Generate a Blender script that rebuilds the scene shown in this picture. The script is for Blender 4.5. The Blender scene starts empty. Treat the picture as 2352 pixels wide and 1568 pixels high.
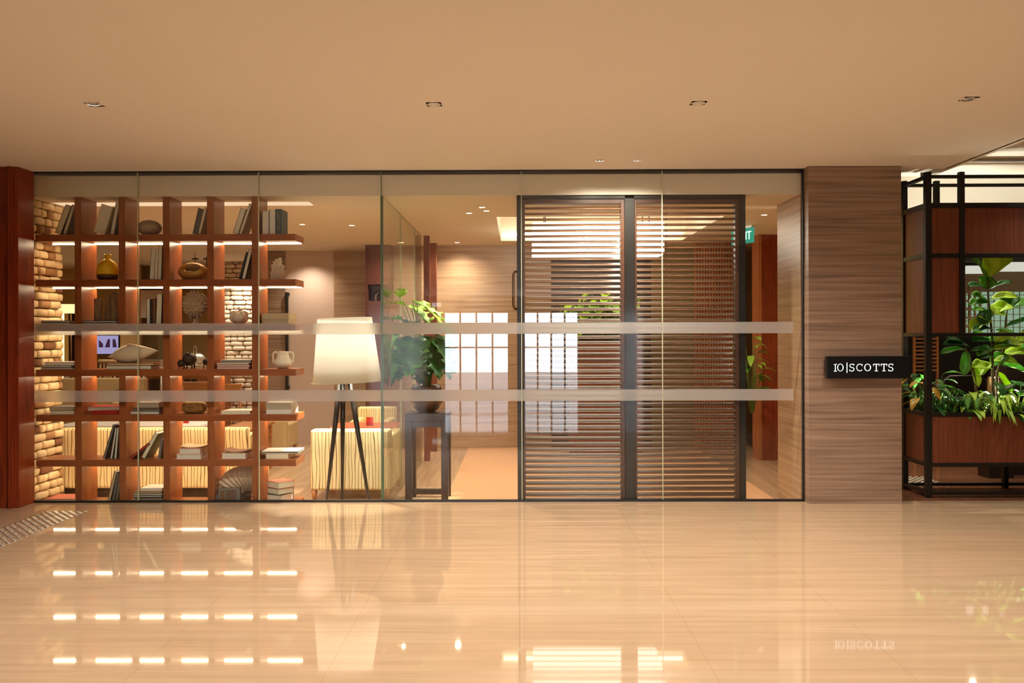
SPOT_H, SPOT_C, SPOT_L, SPOT_B, LAMP, PLANTL, BRICKW, EXPO = 164.0, 60.0, 90.0, 90.0, 320.0, 140.0, 80.0, 0.0
import bpy, bmesh, math, random
from mathutils import Vector, Matrix, Euler, noise
random.seed(7)
PI = math.pi
S = bpy.context.scene
C = S.collection
F, CX, HZ, EYE, CD = 1950.0, 1193.0, 767.0, 1.415, 7.17
FL = -0.10            # lounge floor level
CE = 2.595            # lounge ceiling level
HC = 2.8              # hall ceiling level
def PX(px, Y): return (px - CX) * (Y + CD) / F
def PZ(py, Y): return EYE - (py - HZ) * (Y + CD) / F

# ---------------------------------------------------------------- materials
def lin(c):
    return tuple(((v / 12.92) if v <= 0.04045 else ((v + 0.055) / 1.055) ** 2.4) for v in [x / 255.0 for x in c]) + (1.0,)
M = {}
def mat(name, col, rough=0.6, metal=0.0, spec=0.5, **kw):
    m = bpy.data.materials.new(name); m.use_nodes = True
    b = m.node_tree.nodes['Principled BSDF']
    b.inputs['Base Color'].default_value = lin(col)
    b.inputs['Roughness'].default_value = rough
    b.inputs['Metallic'].default_value = metal
    b.inputs['Specular IOR Level'].default_value = spec
    for k, v in kw.items():
        b.inputs[k.replace('_', ' ')].default_value = v
    M[name] = m
    return m
def nd(m, t, **kw):
    n = m.node_tree.nodes.new(t)
    for k, v in kw.items(): setattr(n, k, v)
    return n
def grain(name, c1, c2, scale=(1, 1, 1), nscale=6.0, rough=0.4, detail=6, dist=0.6, bump=0.0, spec=0.5, c3=None, lo=0.3, hi=0.7, **kw):
    """procedural veined surface in object space; scale stretches the veins"""
    m = mat(name, c1, rough, spec=spec, **kw)
    L = m.node_tree.links; b = m.node_tree.nodes['Principled BSDF']
    tc = nd(m, 'ShaderNodeTexCoord'); mp = nd(m, 'ShaderNodeMapping')
    geo = nd(m, 'ShaderNodeNewGeometry')
    L.new(geo.outputs['Position'], mp.inputs['Vector'])
    mp.inputs['Scale'].default_value = scale
    n = nd(m, 'ShaderNodeTexNoise'); n.inputs['Scale'].default_value = nscale; n.inputs['Detail'].default_value = detail
    n.inputs['Distortion'].default_value = dist
    L.new(mp.outputs[0], n.inputs['Vector'])
    r = nd(m, 'ShaderNodeValToRGB')
    r.color_ramp.elements[0].position = lo; r.color_ramp.elements[0].color = lin(c1)
    r.color_ramp.elements[1].position = hi; r.color_ramp.elements[1].color = lin(c2)
    if c3:
        e = r.color_ramp.elements.new((lo + hi) / 2); e.color = lin(c3)
    L.new(n.outputs['Fac'], r.inputs['Fac']); L.new(r.outputs['Color'], b.inputs['Base Color'])
    if bump:
        bp = nd(m, 'ShaderNodeBump'); bp.inputs['Strength'].default_value = bump; bp.inputs['Distance'].default_value = 0.01
        L.new(n.outputs['Fac'], bp.inputs['Height']); L.new(bp.outputs[0], b.inputs['Normal'])
    m['ramp'] = 1
    return m
def emis(name, col, st):
    m = bpy.data.materials.new(name); m.use_nodes = True
    nt = m.node_tree; nt.nodes.clear()
    e = nt.nodes.new('ShaderNodeEmission'); o = nt.nodes.new('ShaderNodeOutputMaterial')
    e.inputs[0].default_value = lin(col); e.inputs[1].default_value = st
    nt.links.new(e.outputs[0], o.inputs[0]); M[name] = m
    return m

mat('ceiling_paint', (240, 235, 228), 0.75)
mat('lounge_ceiling', (228, 214, 194), 0.7)
mat('white_paint', (235, 226, 212), 0.6)
grain('stone', (114, 92, 76), (166, 138, 116), (0.4, 0.4, 15), 2.6, 0.35, 10, 0.5, c3=(144, 118, 98), lo=0.28, hi=0.72)
grain('stone_warm', (150, 120, 92), (190, 160, 128), (0.4, 0.4, 13), 2.4, 0.3, 10, 0.5, c3=(172, 142, 112))
grain('red_wood', (112, 40, 16), (148, 60, 26), (9, 9, 0.8), 2.4, 0.3, 6, 1.2)
grain('shelf_wood', (140, 72, 36), (164, 92, 48), (0.9, 5, 7), 3.0, 0.33, 6, 0.8)
grain('post_wood', (140, 74, 38), (164, 94, 50), (9, 5, 0.8), 3.0, 0.33, 6, 0.8)
grain('screen_wood', (62, 34, 20), (86, 50, 30), (0.8, 6, 9), 4.0, 0.4)
grain('slat_wood', (88, 58, 40), (112, 76, 52), (0.7, 6, 9), 4.0, 0.3)
grain('planter_wood', (98, 48, 26), (128, 66, 36), (26, 26, 1.0), 2.2, 0.45, 5, 0.6)
grain('cupboard_wood', (80, 38, 24), (104, 52, 34), (20, 20, 1.0), 2.2, 0.4)
grain('rib_wood', (150, 86, 48), (182, 112, 66), (10, 10, 1), 3, 0.45)
grain('dark_wood', (46, 30, 24), (66, 44, 34), (8, 8, 1), 3, 0.35)
grain('table_wood', (150, 92, 50), (180, 118, 68), (1, 8, 8), 3, 0.35)
grain('pale_wood', (190, 152, 104), (214, 178, 128), (9, 9, 1), 3, 0.5)
mat('black_metal', (32, 27, 22), 0.4, 0.3)
mat('black_frame', (22, 20, 16), 0.4)
mat('chrome', (225, 220, 212), 0.15, 1.0)
mat('steel', (205, 195, 180), 0.38, 1.0)
mat('bronze', (130, 92, 60), 0.3, 0.9)
mat('black_wood', (30, 24, 20), 0.25)
mat('lampshade_rim', (225, 205, 165), 0.7)
mat('soil', (40, 28, 20), 0.9)
mat('brick_light', (238, 214, 166), 0.85)
mat('brick_tan', (176, 134, 92), 0.85)
mat('brick_brown', (132, 90, 60), 0.85)
mat('brick_white', (228, 208, 184), 0.85)
mat('mortar', (140, 104, 66), 0.95)
mat('carpet', (196, 148, 108), 0.95)
mat('sign_black', (10, 11, 10), 0.35)
mat('yellow_glaze', (236, 192, 16), 0.12, 0.0, 0.7)
mat('dark_glaze', (84, 52, 34), 0.25)
mat('white_ceramic', (240, 226, 200), 0.22)
mat('cream_shell', (226, 206, 176), 0.45)
mat('scallop', (206, 176, 148), 0.5)
mat('woven_brown', (184, 156, 136), 0.7)
mat('coral', (190, 160, 126), 0.8)
mat('gold_bowl', (190, 140, 70), 0.35, 0.2)
mat('glassy', (210, 210, 205), 0.08, 0.0, 0.8, Transmission_Weight=0.9)
grain('stump', (112, 82, 54), (160, 124, 88), (8, 8, 2), 5, 0.8, bump=0.6)
grain('stone_log', (146, 108, 56), (206, 164, 96), (6, 6, 6), 5, 0.6, bump=0.5)
mat('iron', (64, 48, 36), 0.55, 0.4)
mat('paper', (226, 214, 196), 0.8)
mat('paper_warm', (222, 198, 156), 0.8)
for nm, c in dict(bk_white=(226, 218, 204), bk_grey=(128, 118, 108), bk_dark=(62, 50, 42), bk_blue=(52, 82, 96), bk_tan=(204, 176, 136),
                  bk_red=(176, 40, 26), bk_brown=(126, 78, 44), bk_black=(34, 28, 26), bk_green=(86, 88, 48), bk_cream=(232, 222, 196),
                  bk_slate=(96, 92, 92), bk_gold=(196, 160, 90), bk_pink=(212, 120, 96), bk_navy=(44, 48, 58)).items():
    mat(nm, c, 0.5)
mat('leaf_dark', (44, 108, 34), 0.35)
mat('leaf_mid', (92, 156, 44), 0.4)
mat('leaf_light', (168, 206, 72), 0.45)
mat('leaf_yellow', (192, 224, 62), 0.5)
mat('leaf_orange', (206, 160, 40), 0.5)
for k in ('leaf_dark', 'leaf_mid', 'leaf_light', 'leaf_yellow', 'leaf_orange'):
    m = M[k]; b = m.node_tree.nodes['Principled BSDF']; out = [n for n in m.node_tree.nodes if n.type == 'OUTPUT_MATERIAL'][0]
    t = nd(m, 'ShaderNodeBsdfTranslucent'); t.inputs[0].default_value = b.inputs['Base Color'].default_value
    mx = nd(m, 'ShaderNodeMixShader'); mx.inputs[0].default_value = 0.4
    m.node_tree.links.new(b.outputs[0], mx.inputs[1]); m.node_tree.links.new(t.outputs[0], mx.inputs[2]); m.node_tree.links.new(mx.outputs[0], out.inputs[0])
mat('stem_green', (96, 124, 50), 0.5)
mat('bark', (92, 74, 54), 0.8)
mat('sofa_cloth_plain', (184, 156, 112), 0.9)
mat('cushion', (112, 98, 84), 0.9)
mat('linen', (232, 222, 214), 0.8)
mat('rust_cloth', (176, 92, 56), 0.8)
mat('far_wall', (196, 162, 104), 0.8)
mat('olive_wall', (136, 112, 72), 0.8)
mat('pink_wall', (206, 184, 168), 0.7)
mat('bar_dark', (38, 26, 20), 0.5)
mat('bar_beige', (176, 158, 124), 0.6)
mat('hall_back', (70, 46, 32), 0.5)
mat('socket', (150, 126, 108), 0.4)
mat('silicone', (184, 186, 150), 0.3)
mat('green_edge', (96, 118, 92), 0.2)
mat('red_card', (210, 52, 40), 0.5)
emis('led', (255, 228, 188), 60)
emis('led_cove', (255, 214, 176), 1.05)
emis('led_far', (255, 210, 140), 4)
emis('drum_glow', (255, 244, 226), 4.5)
emis('coffer_glow', (255, 226, 200), 9)
emis('daylight', (236, 240, 250), 20)
emis('sign_letter', (236, 244, 244), 1.6)
emis('exit_green', (60, 170, 140), 0.8)
emis('exit_letter', (220, 255, 245), 1.6)
emis('exit_white', (225, 240, 240), 8)
emis('exit_dark', (60, 80, 90), 1.0)
emis('bar_glass', (150, 180, 152), 0.8)
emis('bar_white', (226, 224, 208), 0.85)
emis('tv_violet', (178, 166, 214), 0.9)
emis('tv_dark', (92, 56, 84), 0.5)
emis('bulb', (255, 222, 180), 9)
emis('small_lamp', (255, 226, 160), 1.5)

# striped upholstery
m = mat('stripe_cloth', (232, 202, 134), 0.9)
L = m.node_tree.links; b = m.node_tree.nodes['Principled BSDF']
geo = nd(m, 'ShaderNodeNewGeometry'); mp = nd(m, 'ShaderNodeMapping'); mp.inputs['Scale'].default_value = (1, 1, 0.16)
L.new(geo.outputs['Position'], mp.inputs['Vector'])
w = nd(m, 'ShaderNodeTexWave'); w.bands_direction = 'X'; w.inputs['Scale'].default_value = 10.5; w.inputs['Distortion'].default_value = 4.5
w.inputs['Detail'].default_value = 1.0; w.inputs['Detail Scale'].default_value = 1.6
L.new(mp.outputs[0], w.inputs['Vector'])
r = nd(m, 'ShaderNodeValToRGB'); r.color_ramp.elements[0].position = 0.03; r.color_ramp.elements[0].color = lin((128, 92, 42))
r.color_ramp.elements[1].position = 0.13; r.color_ramp.elements[1].color = lin((238, 216, 162))
L.new(w.outputs['Fac'], r.inputs['Fac']); L.new(r.outputs['Color'], b.inputs['Base Color'])

# polished stone floor with thin joints
def floor_mat(name, c1, c2, c3, tile=0.81, joint=True, rough=0.035, scale=(0.35, 7, 1)):
    m = grain(name, c1, c2, scale, 2.6, rough, 9, 0.5, c3=c3, lo=0.25, hi=0.75, spec=0.75)
    if joint:
        L = m.node_tree.links; b = m.node_tree.nodes['Principled BSDF']
        geo = nd(m, 'ShaderNodeNewGeometry'); sp = nd(m, 'ShaderNodeSeparateXYZ'); L.new(geo.outputs['Position'], sp.inputs[0])
        outs = []
        for ax in (0, 1):
            a = nd(m, 'ShaderNodeMath', operation='DIVIDE'); a.inputs[1].default_value = tile; L.new(sp.outputs[ax], a.inputs[0])
            f = nd(m, 'ShaderNodeMath', operation='FRACT'); L.new(a.outputs[0], f.inputs[0])
            g = nd(m, 'ShaderNodeMath', operation='LESS_THAN'); g.inputs[1].default_value = 0.0028; L.new(f.outputs[0], g.inputs[0])
            outs.append(g)
        mx = nd(m, 'ShaderNodeMath', operation='MAXIMUM'); L.new(outs[0].outputs[0], mx.inputs[0]); L.new(outs[1].outputs[0], mx.inputs[1])
        ml = nd(m, 'ShaderNodeMath', operation='MULTIPLY'); ml.inputs[1].default_value = 0.45; L.new(mx.outputs[0], ml.inputs[0])
        mix = nd(m, 'ShaderNodeMixRGB'); mix.inputs[2].default_value = lin((120, 84, 54))
        src = b.inputs['Base Color'].links[0].from_socket
        L.new(ml.outputs[0], mix.inputs[0]); L.new(src, mix.inputs[1]); L.new(mix.outputs[0], b.inputs['Base Color'])
    return m
floor_mat('hall_floor', (158, 131, 102), (178, 151, 120), (168, 141, 111))
floor_mat('lounge_floor', (162, 132, 102), (196, 166, 132), (182, 150, 118), 0.6, True, 0.15, (7, 0.35, 1))
floor_mat('brown_stone', (104, 66, 44), (140, 94, 66), (124, 80, 56), 0.6, False, 0.15)

# architectural glass: clear pane, 4% mirror per face growing at glancing angles
def glass_mat(name, tint=(0.97, 0.985, 0.965), k=1.0):
    m = bpy.data.materials.new(name); m.use_nodes = True; nt = m.node_tree; nt.nodes.clear(); L = nt.links
    geo = nt.nodes.new('ShaderNodeNewGeometry')
    dt = nt.nodes.new('ShaderNodeVectorMath'); dt.operation = 'DOT_PRODUCT'
    L.new(geo.outputs['Normal'], dt.inputs[0]); L.new(geo.outputs['Incoming'], dt.inputs[1])
    def mt(op, a, bv=None):
        n = nt.nodes.new('ShaderNodeMath'); n.operation = op
        if hasattr(a, 'outputs'): L.new(a.outputs['Value'] if 'Value' in a.outputs else a.outputs[0], n.inputs[0])
        else: n.inputs[0].default_value = a
        if bv is not None:
            if hasattr(bv, 'outputs'): L.new(bv.outputs[0], n.inputs[1])
            else: n.inputs[1].default_value = bv
        return n
    ab = mt('ABSOLUTE', dt); om = mt('SUBTRACT', 1.0, ab); p = mt('POWER', om, 5.0); q = mt('MULTIPLY', p, 0.9 * k); fr = mt('ADD', q, 0.042 * k)
    tr = nt.nodes.new('ShaderNodeBsdfTransparent'); tr.inputs[0].default_value = tint + (1,)
    gl = nt.nodes.new('ShaderNodeBsdfGlossy'); gl.inputs['Roughness'].default_value = 0.0
    mx = nt.nodes.new('ShaderNodeMixShader'); o = nt.nodes.new('ShaderNodeOutputMaterial')
    L.new(fr.outputs[0], mx.inputs[0]); L.new(tr.outputs[0], mx.inputs[1]); L.new(gl.outputs[0], mx.inputs[2]); L.new(mx.outputs[0], o.inputs[0])
    M[name] = m
glass_mat('glass', k=0.8)
glass_mat('glass_side', (0.93, 0.96, 0.91), 0.8)
# frosted film: rough refraction plus a little white haze
m = bpy.data.materials.new('frosted'); m.use_nodes = True; nt = m.node_tree; nt.nodes.clear()
rf = nt.nodes.new('ShaderNodeBsdfRefraction'); rf.inputs['Roughness'].default_value = 0.36; rf.inputs['IOR'].default_value = 1.45; rf.inputs[0].default_value = (0.98, 0.96, 0.92, 1)
df = nt.nodes.new('ShaderNodeBsdfDiffuse'); df.inputs[0].default_value = (0.95, 0.92, 0.86, 1)
mx = nt.nodes.new('ShaderNodeMixShader'); mx.inputs[0].default_value = 0.26; o = nt.nodes.new('ShaderNodeOutputMaterial')
nt.links.new(rf.outputs[0], mx.inputs[1]); nt.links.new(df.outputs[0], mx.inputs[2]); nt.links.new(mx.outputs[0], o.inputs[0]); M['frosted'] = m
# lamp shade cloth
m = bpy.data.materials.new('shade_cloth'); m.use_nodes = True; nt = m.node_tree; nt.nodes.clear()
tl = nt.nodes.new('ShaderNodeBsdfTranslucent'); tl.inputs[0].default_value = (0.98, 0.97, 0.94, 1)
df = nt.nodes.new('ShaderNodeBsdfDiffuse'); df.inputs[0].default_value = (0.9, 0.85, 0.74, 1)
mx = nt.nodes.new('ShaderNodeMixShader'); mx.inputs[0].default_value = 0.35; o = nt.nodes.new('ShaderNodeOutputMaterial')
nt.links.new(tl.outputs[0], mx.inputs[1]); nt.links.new(df.outputs[0], mx.inputs[2]); nt.links.new(mx.outputs[0], o.inputs[0]); M['shade_cloth'] = m

# ---------------------------------------------------------------- mesh helpers
class MB:
    def __init__(s): s.v = []; s.f = []; s.mi = []; s.sm = []
    def add(s, vs, fs, mi=0, smooth=False):
        o = len(s.v); s.v += [Vector(v) for v in vs]
        for f in fs: s.f.append([i + o for i in f]); s.mi.append(mi); s.sm.append(smooth)
        return s
    def box(s, x0, x1, y0, y1, z0, z1, mi=0, R=None, c=None):
        if x0 > x1: x0, x1 = x1, x0
        if y0 > y1: y0, y1 = y1, y0
        if z0 > z1: z0, z1 = z1, z0
        vs = [Vector((x, y, z)) for z in (z0, z1) for y in (y0, y1) for x in (x0, x1)]
        if R is not None:
            c = Vector(c) if c is not None else Vector(((x0 + x1) / 2, (y0 + y1) / 2, (z0 + z1) / 2))
            vs = [R @ (v - c) + c for v in vs]
        return s.add(vs, [(0, 2, 3, 1), (4, 5, 7, 6), (0, 1, 5, 4), (2, 6, 7, 3), (0, 4, 6, 2), (1, 3, 7, 5)], mi)
    def prism(s, pts, z0, z1, mi=0):
        n = len(pts)
        vs = [(x, y, z0) for x, y in pts] + [(x, y, z1) for x, y in pts]
        fs = [tuple(range(n - 1, -1, -1)), tuple(range(n, 2 * n))] + [(i, (i + 1) % n, n + (i + 1) % n, n + i) for i in range(n)]
        return s.add(vs, fs, mi)
    def lathe(s, prof, c=(0, 0, 0), n=32, mi=0, sx=1, sy=1, caps=True, R=None, fn=None):
        vs = []
        for (r, z) in prof:
            for i in range(n):
                a = 2 * PI * i / n
                v = Vector((r * math.cos(a) * sx, r * math.sin(a) * sy, z))
                if fn: v = fn(v, a, z)
                if R is not None: v = R @ v
                vs.append(v + Vector(c))
        fs = []
        for j in range(len(prof) - 1):
            for i in range(n):
                k = (i + 1) % n
                fs.append((j * n + i, j * n + k, (j + 1) * n + k, (j + 1) * n + i))
        s.add(vs, fs, mi, True)
        if caps:
            o = len(s.v) - len(vs)
            s.f.append([o + i for i in range(n - 1, -1, -1)]); s.mi.append(mi); s.sm.append(False)
            t = o + (len(prof) - 1) * n
            s.f.append([t + i for i in range(n)]); s.mi.append(mi); s.sm.append(False)
        return s
    def tube(s, pts, r, n=8, mi=0, caps=True):
        pts = [Vector(p) for p in pts]
        rs = r if isinstance(r, (list, tuple)) else [r] * len(pts)
        vs = []; prev = None
        for i, p in enumerate(pts):
            t = (pts[min(i + 1, len(pts) - 1)] - pts[max(i - 1, 0)])
            if t.length < 1e-9: t = Vector((0, 0, 1))
            t.normalize()
            if prev is None:
                u = t.cross(Vector((0, 0, 1)));
                if u.length < 1e-3: u = t.cross(Vector((1, 0, 0)))
            else:
                u = prev - t * prev.dot(t)
            u.normalize(); prev = u; w = t.cross(u)
            for k in range(n):
                a = 2 * PI * k / n
                vs.append(p + (u * math.cos(a) + w * math.sin(a)) * rs[i])
        fs = [(j * n + k, j * n + (k + 1) % n, (j + 1) * n + (k + 1) % n, (j + 1) * n + k) for j in range(len(pts) - 1) for k in range(n)]
        if caps: fs += [tuple(range(n - 1, -1, -1)), tuple(range((len(pts) - 1) * n, len(pts) * n))]
        return s.add(vs, fs, mi, True)
    def ball(s, c, r, n=16, m=10, mi=0, sc=(1, 1, 1), fn=None, R=None, p=1.0):
        vs = []
        for j in range(m + 1):
            th = PI * j / m
            for i in range(n):
                a = 2 * PI * i / n
                v = Vector((math.sin(th) * math.cos(a), math.sin(th) * math.sin(a), -math.cos(th)))
                if p != 1.0: v = Vector([math.copysign(abs(q) ** p, q) for q in v])
                v = Vector((v.x * sc[0], v.y * sc[1], v.z * sc[2])) * r
                if fn: v = fn(v, a, th)
                if R is not None: v = R @ v
                vs.append(v + Vector(c))
        fs = [(j * n + i, j * n + (i + 1) % n, (j + 1) * n + (i + 1) % n, (j + 1) * n + i) for j in range(m) for i in range(n)]
        return s.add(vs, fs, mi, True)
    def build(s, name, mats, parent=None, bevel=0.0, origin=None, **props):
        me = bpy.data.meshes.new(name)
        vs = s.v
        if parent is not None: org = parent.matrix_world.translation.copy() if False else Vector(parent['_loc'])
        elif origin is not None: org = Vector(origin)
        else:
            xs = [v.x for v in vs]; ys = [v.y for v in vs]; zs = [v.z for v in vs]
            org = Vector(((min(xs) + max(xs)) / 2, (min(ys) + max(ys)) / 2, min(zs)))
        me.from_pydata([tuple(v - org) for v in vs], [], s.f)
        if isinstance(mats, str): mats = [mats]
        for k in mats: me.materials.append(M[k])
        me.polygons.foreach_set('material_index', s.mi)
        me.polygons.foreach_set('use_smooth', s.sm)
        bm = bmesh.new(); bm.from_mesh(me)
        bmesh.ops.remove_doubles(bm, verts=bm.verts, dist=1e-6)
        bmesh.ops.recalc_face_normals(bm, faces=bm.faces)
        bm.to_mesh(me); bm.free(); me.update()
        o = bpy.data.objects.new(name, me); C.objects.link(o)
        if parent is not None:
            o.parent = parent; o['_loc'] = tuple(org)
        else:
            o.location = org; o['_loc'] = tuple(org)
        if bevel:
            md = o.modifiers.new('Bevel', 'BEVEL'); md.width = bevel; md.segments = 2; md.limit_method = 'ANGLE'
        for k, v in props.items():
            if v is not None: o[k] = v
        return o
def box(x0, x1, y0, y1, z0, z1, **k): return MB().box(x0, x1, y0, y1, z0, z1, **k)
def empty(name, loc, label=None, category=None, group=None):
    o = bpy.data.objects.new(name, None); C.objects.link(o); o.location = loc; o['_loc'] = tuple(loc); o.empty_display_size = 0.1
    if label: o['label'] = label
    if category: o['category'] = category
    if group: o['group'] = group
    return o
def tag(o, label, category, group=None):
    o['label'] = label; o['category'] = category
    if group: o['group'] = group
    return o
def struct(name, mb, mats, bevel=0.0, parent=None):
    o = mb.build(name, mats, parent, bevel)
    if parent is None: o['kind'] = 'structure'
    return o
def copy_tree(o, loc, label=None, group=None, rotz=None, parent=None):
    c = o.copy(); C.objects.link(c)
    if parent is not None: c.parent = parent
    else:
        c.location = loc; c['_loc'] = tuple(loc)
        if rotz is not None: c.rotation_euler.z = rotz
        if label: c['label'] = label
        if group: c['group'] = group
    for ch in [q for q in bpy.data.objects if q.parent == o]:
        copy_tree(ch, None, parent=c)
    return c
def rot(o, e): o.rotation_euler = e
# ---------------------------------------------------------------- camera
cam = bpy.data.cameras.new('camera'); co = bpy.data.objects.new('camera', cam); C.objects.link(co)
co.location = (0, -CD, EYE); co.rotation_euler = (Matrix.Rotation(0.006, 3, 'Z') @ Matrix.Rotation(PI / 2, 3, 'X') @ Matrix.Rotation(-0.0028, 3, 'Z')).to_euler()
cam.sensor_width = 36; cam.lens = 36 * F / 2352; cam.shift_x = -3.5 / 2352; cam.shift_y = -(784 - HZ) / 2352
cam.clip_start = 0.05; cam.clip_end = 100
S.camera = co

# ---------------------------------------------------------------- hall shell
def ceiling_plane(name, x0, x1, y0, y1, z, holes, r, matn, thick=0.12):
    """slab with round holes: holes = [(x, y)]"""
    N = 24; h = r * 1.35
    xs = sorted(set([x0, x1] + [v for x, y in holes for v in (x - h, x + h)]))
    ys = sorted(set([y0, y1] + [v for x, y in holes for v in (y - h, y + h)]))
    mb = MB()
    for i in range(len(xs) - 1):
        for j in range(len(ys) - 1):
            a, b2, c, d = xs[i], xs[i + 1], ys[j], ys[j + 1]
            mx, my = (a + b2) / 2, (c + d) / 2
            hit = [q for q in holes if abs(q[0] - mx) < h * 0.5 and abs(q[1] - my) < h * 0.5 and b2 - a < 2.2 * h and d - c < 2.2 * h]
            if not hit:
                mb.add([(a, c, z), (b2, c, z), (b2, d, z), (a, d, z)], [(0, 1, 2, 3)])
            else:
                inn = []; out = []
                for k in range(N):
                    t = 2 * PI * k / N; cx, sx = math.cos(t), math.sin(t)
                    s = h / max(abs(cx), abs(sx))
                    inn.append((mx + r * cx, my + r * sx, z)); out.append((mx + s * cx, my + s * sx, z))
                mb.add(inn + out, [(k, (k + 1) % N, N + (k + 1) % N, N + k) for k in range(N)])
    mb.box(x0, x1, y0, y1, z + thick, z + thick + 0.05)
    return struct(name, mb, matn)

hall_lights = []
vis = [(PX(214, -2.10), -2.10), (PX(1000, -2.06), -2.06), (PX(1607, -2.06), -2.06), (PX(2223, -2.11), -2.11), (PX(1380, -0.39), -0.39), (PX(1468, -0.39), -0.39)]
hidden = [(x, y) for y in (-4.1,) for x in (-3.6, -1.8, 0.0, 1.8, 3.2)] + [(x, y) for y in (-9.0, -13.0, -17.0, -21.0) for x in (-1.6, 1.6)]
hall_lights = vis + hidden
ceiling_plane('ceiling', -9.0, 3.62, -24.0, 0.03, HC, [p for p in hall_lights], 0.034, 'ceiling_paint')
struct('ceiling_side', MB().box(3.62, 9.5, -24.0, 1.55, 3.02, 3.1).box(3.60, 3.66, -24.0, 0.45, HC, 3.06).box(3.62, 9.5, 1.55, 1.6, 2.62, 3.1), 'ceiling_paint')
struct('ceiling_bar', MB().box(2.5, 9.5, 1.6, 9.0, 2.62, 2.7), 'ceiling_paint')
struct('floor', MB().box(-9.0, 3.2, -24.0, 0.0, -0.22, 0.0).box(3.2, 9.5, -24.0, -0.0, -0.22, 0.0), 'hall_floor')
# left wall with rounded red timber trim
struct('wall_front', MB().box(-9.0, PX(14, -0.22), -0.22, 0.0, 0.0, HC), 'red_wood')
mb = MB()
for x0, x1, y in ((14, 19, -0.26), (20.5, 25, -0.245), (26, 40, -0.23)):
    mb.box(PX(x0, y), PX(x1, y), y, -0.0, 0.0, HC)
struct('trim_1', mb, 'red_wood', 0.004)
struct('baseboard_left', MB().box(-9.0, PX(13, -0.23), -0.232, -0.2, 0.0, 0.085), 'red_wood', 0.003)
struct('wall_left', box(-9.1, -9.0, -24, 0.0, 0, HC), 'stone')
struct('wall_right', box(9.5, 9.6, -24, 9.0, -0.2, 3.1), 'stone')
# hall behind the camera: dark walls either side of a corridor that leads to the glazed entrance
struct('wall_back', MB().box(-9.0, -2.4, -6.5, -6.3, 0, HC).box(2.0, 9.5, -6.5, -6.3, 0, 3.05), 'hall_back')
struct('wall_corridor', MB().box(-3.5, -3.3, -24, -6.5, 0, HC).box(3.3, 3.5, -24, -6.5, 0, HC), 'stone_warm')
struct('wall_entrance', MB().box(-9, -2.75, -24.1, -24, 0, HC).box(-0.37, 0.2, -24.1, -24, 0, HC).box(2.2, 9.5, -24.1, -24, 0, HC)
       .box(-2.75, 2.2, -24.1, -24, 2.2, HC), 'stone_warm')
for i, (x0, x1) in enumerate(((-2.75, -0.37), (0.2, 2.2))):
    w = struct('window_%d' % (8 + i), box(x0, x1, -24.3, -24.25, 0.0, 2.2), 'daylight')
    mb = MB()
    for k in range(5): mb.box(x0 + (x1 - x0) * k / 4 - 0.03, x0 + (x1 - x0) * k / 4 + 0.03, -24.2, -24.1, 0, 2.2)
    for z in (0.9, 1.5): mb.box(x0, x1, -24.2, -24.1, z, z + 0.05)
    mb.build('window_frame', 'black_frame', w)

# stone column with its left return
colx0, colx1 = PX(1858, -0.12), PX(2070, -0.12)
cf = EYE + (HC - EYE) - 0.0
struct('column', box(colx0, colx1, -0.12, 0.40, 0, HC), 'stone')
struct('wall_pier', box(colx0 - 0.02, colx0 + 0.2, 0.02, 0.66, FL, CE), 'stone_warm')
# ---------------------------------------------------------------- glazed front
gx = [41, 316, 595, 878, 1200, 1523, 1845]
for i in range(6):
    x0, x1 = PX(gx[i], 0) + 0.004, PX(gx[i + 1], 0) - 0.004
    p = MB().box(x0, x1, 0.0, 0.012, 0.004, 2.79).build('window_%d' % (i + 1), 'glass'); p['kind'] = 'structure'
    xb0 = x0 if i else x0 + 0.015
    xb1 = x1 if i < 5 else PX(1822, 0)
    for (t, b2) in ((740.5, 766.5), (894.5, 920.5)):
        MB().box(xb0, xb1, -0.0045, -0.0015, PZ(b2, 0), PZ(t, 0)).build('frosted_band', 'frosted', p)
    if i:
        MB().box(x0 - 0.0075, x0 - 0.0005, -0.002, 0.014, 0.004, 2.79).build('glass_joint', 'green_edge' if i == 3 else 'silicone', p)
mb = MB().box(PX(41, 0) - 0.006, PX(1845, 0) + 0.006, -0.012, 0.024, 2.793, HC + 0.01)
mb.box(PX(41, 0) - 0.008, PX(41, 0) + 0.004, -0.012, 0.024, 0, 2.8).box(PX(1845, 0) - 0.006, PX(1845, 0) + 0.004, -0.012, 0.024, 0, 2.8)
struct('trim_2', mb, 'black_frame')
struct('trim_3', box(PX(41, 0), PX(1845, 0), -0.012, 0.024, -0.02, 0.0165), 'black_frame')
# beige reveal beside the frame on the left
struct('trim_4', box(PX(43, 0.03), PX(46.5, 0.03), 0.026, 0.05, 0, 2.6), 'brick_light')
# beam above the glass, ceiling of the lounge with cove slot and coffer
struct('trim_5', MB().box(-9.5, 3.0, 0.04, 0.34, CE, 2.77), 'lounge_ceiling')
struct('trim_6', box(-9.5, 3.6, 0.026, 0.34, 2.83, 2.9), 'ceiling_paint')
cy0, cy1 = 0.36, 0.60
cx0, cx1 = PX(112, 0.36), -1.86
kx0, kx1, ky0, ky1 = -0.22, 2.07, 1.38, 3.58
mb = MB()
mb.box(-9.5, cx0, 0.34, 9.0, CE, CE + 0.06)
mb.box(cx0, cx1, 0.34, cy0, CE, CE + 0.06).box(cx0, cx1, cy1, 9.0, CE, CE + 0.06)
mb.box(cx1, kx0, 0.34, 9.0, CE, CE + 0.06)
mb.box(kx0, kx1, 0.34, ky0, CE, CE + 0.06).box(kx0, kx1, ky1, 9.0, CE, CE + 0.06)
mb.box(kx1, 3.3, 0.34, 9.0, CE, CE + 0.06)
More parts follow.
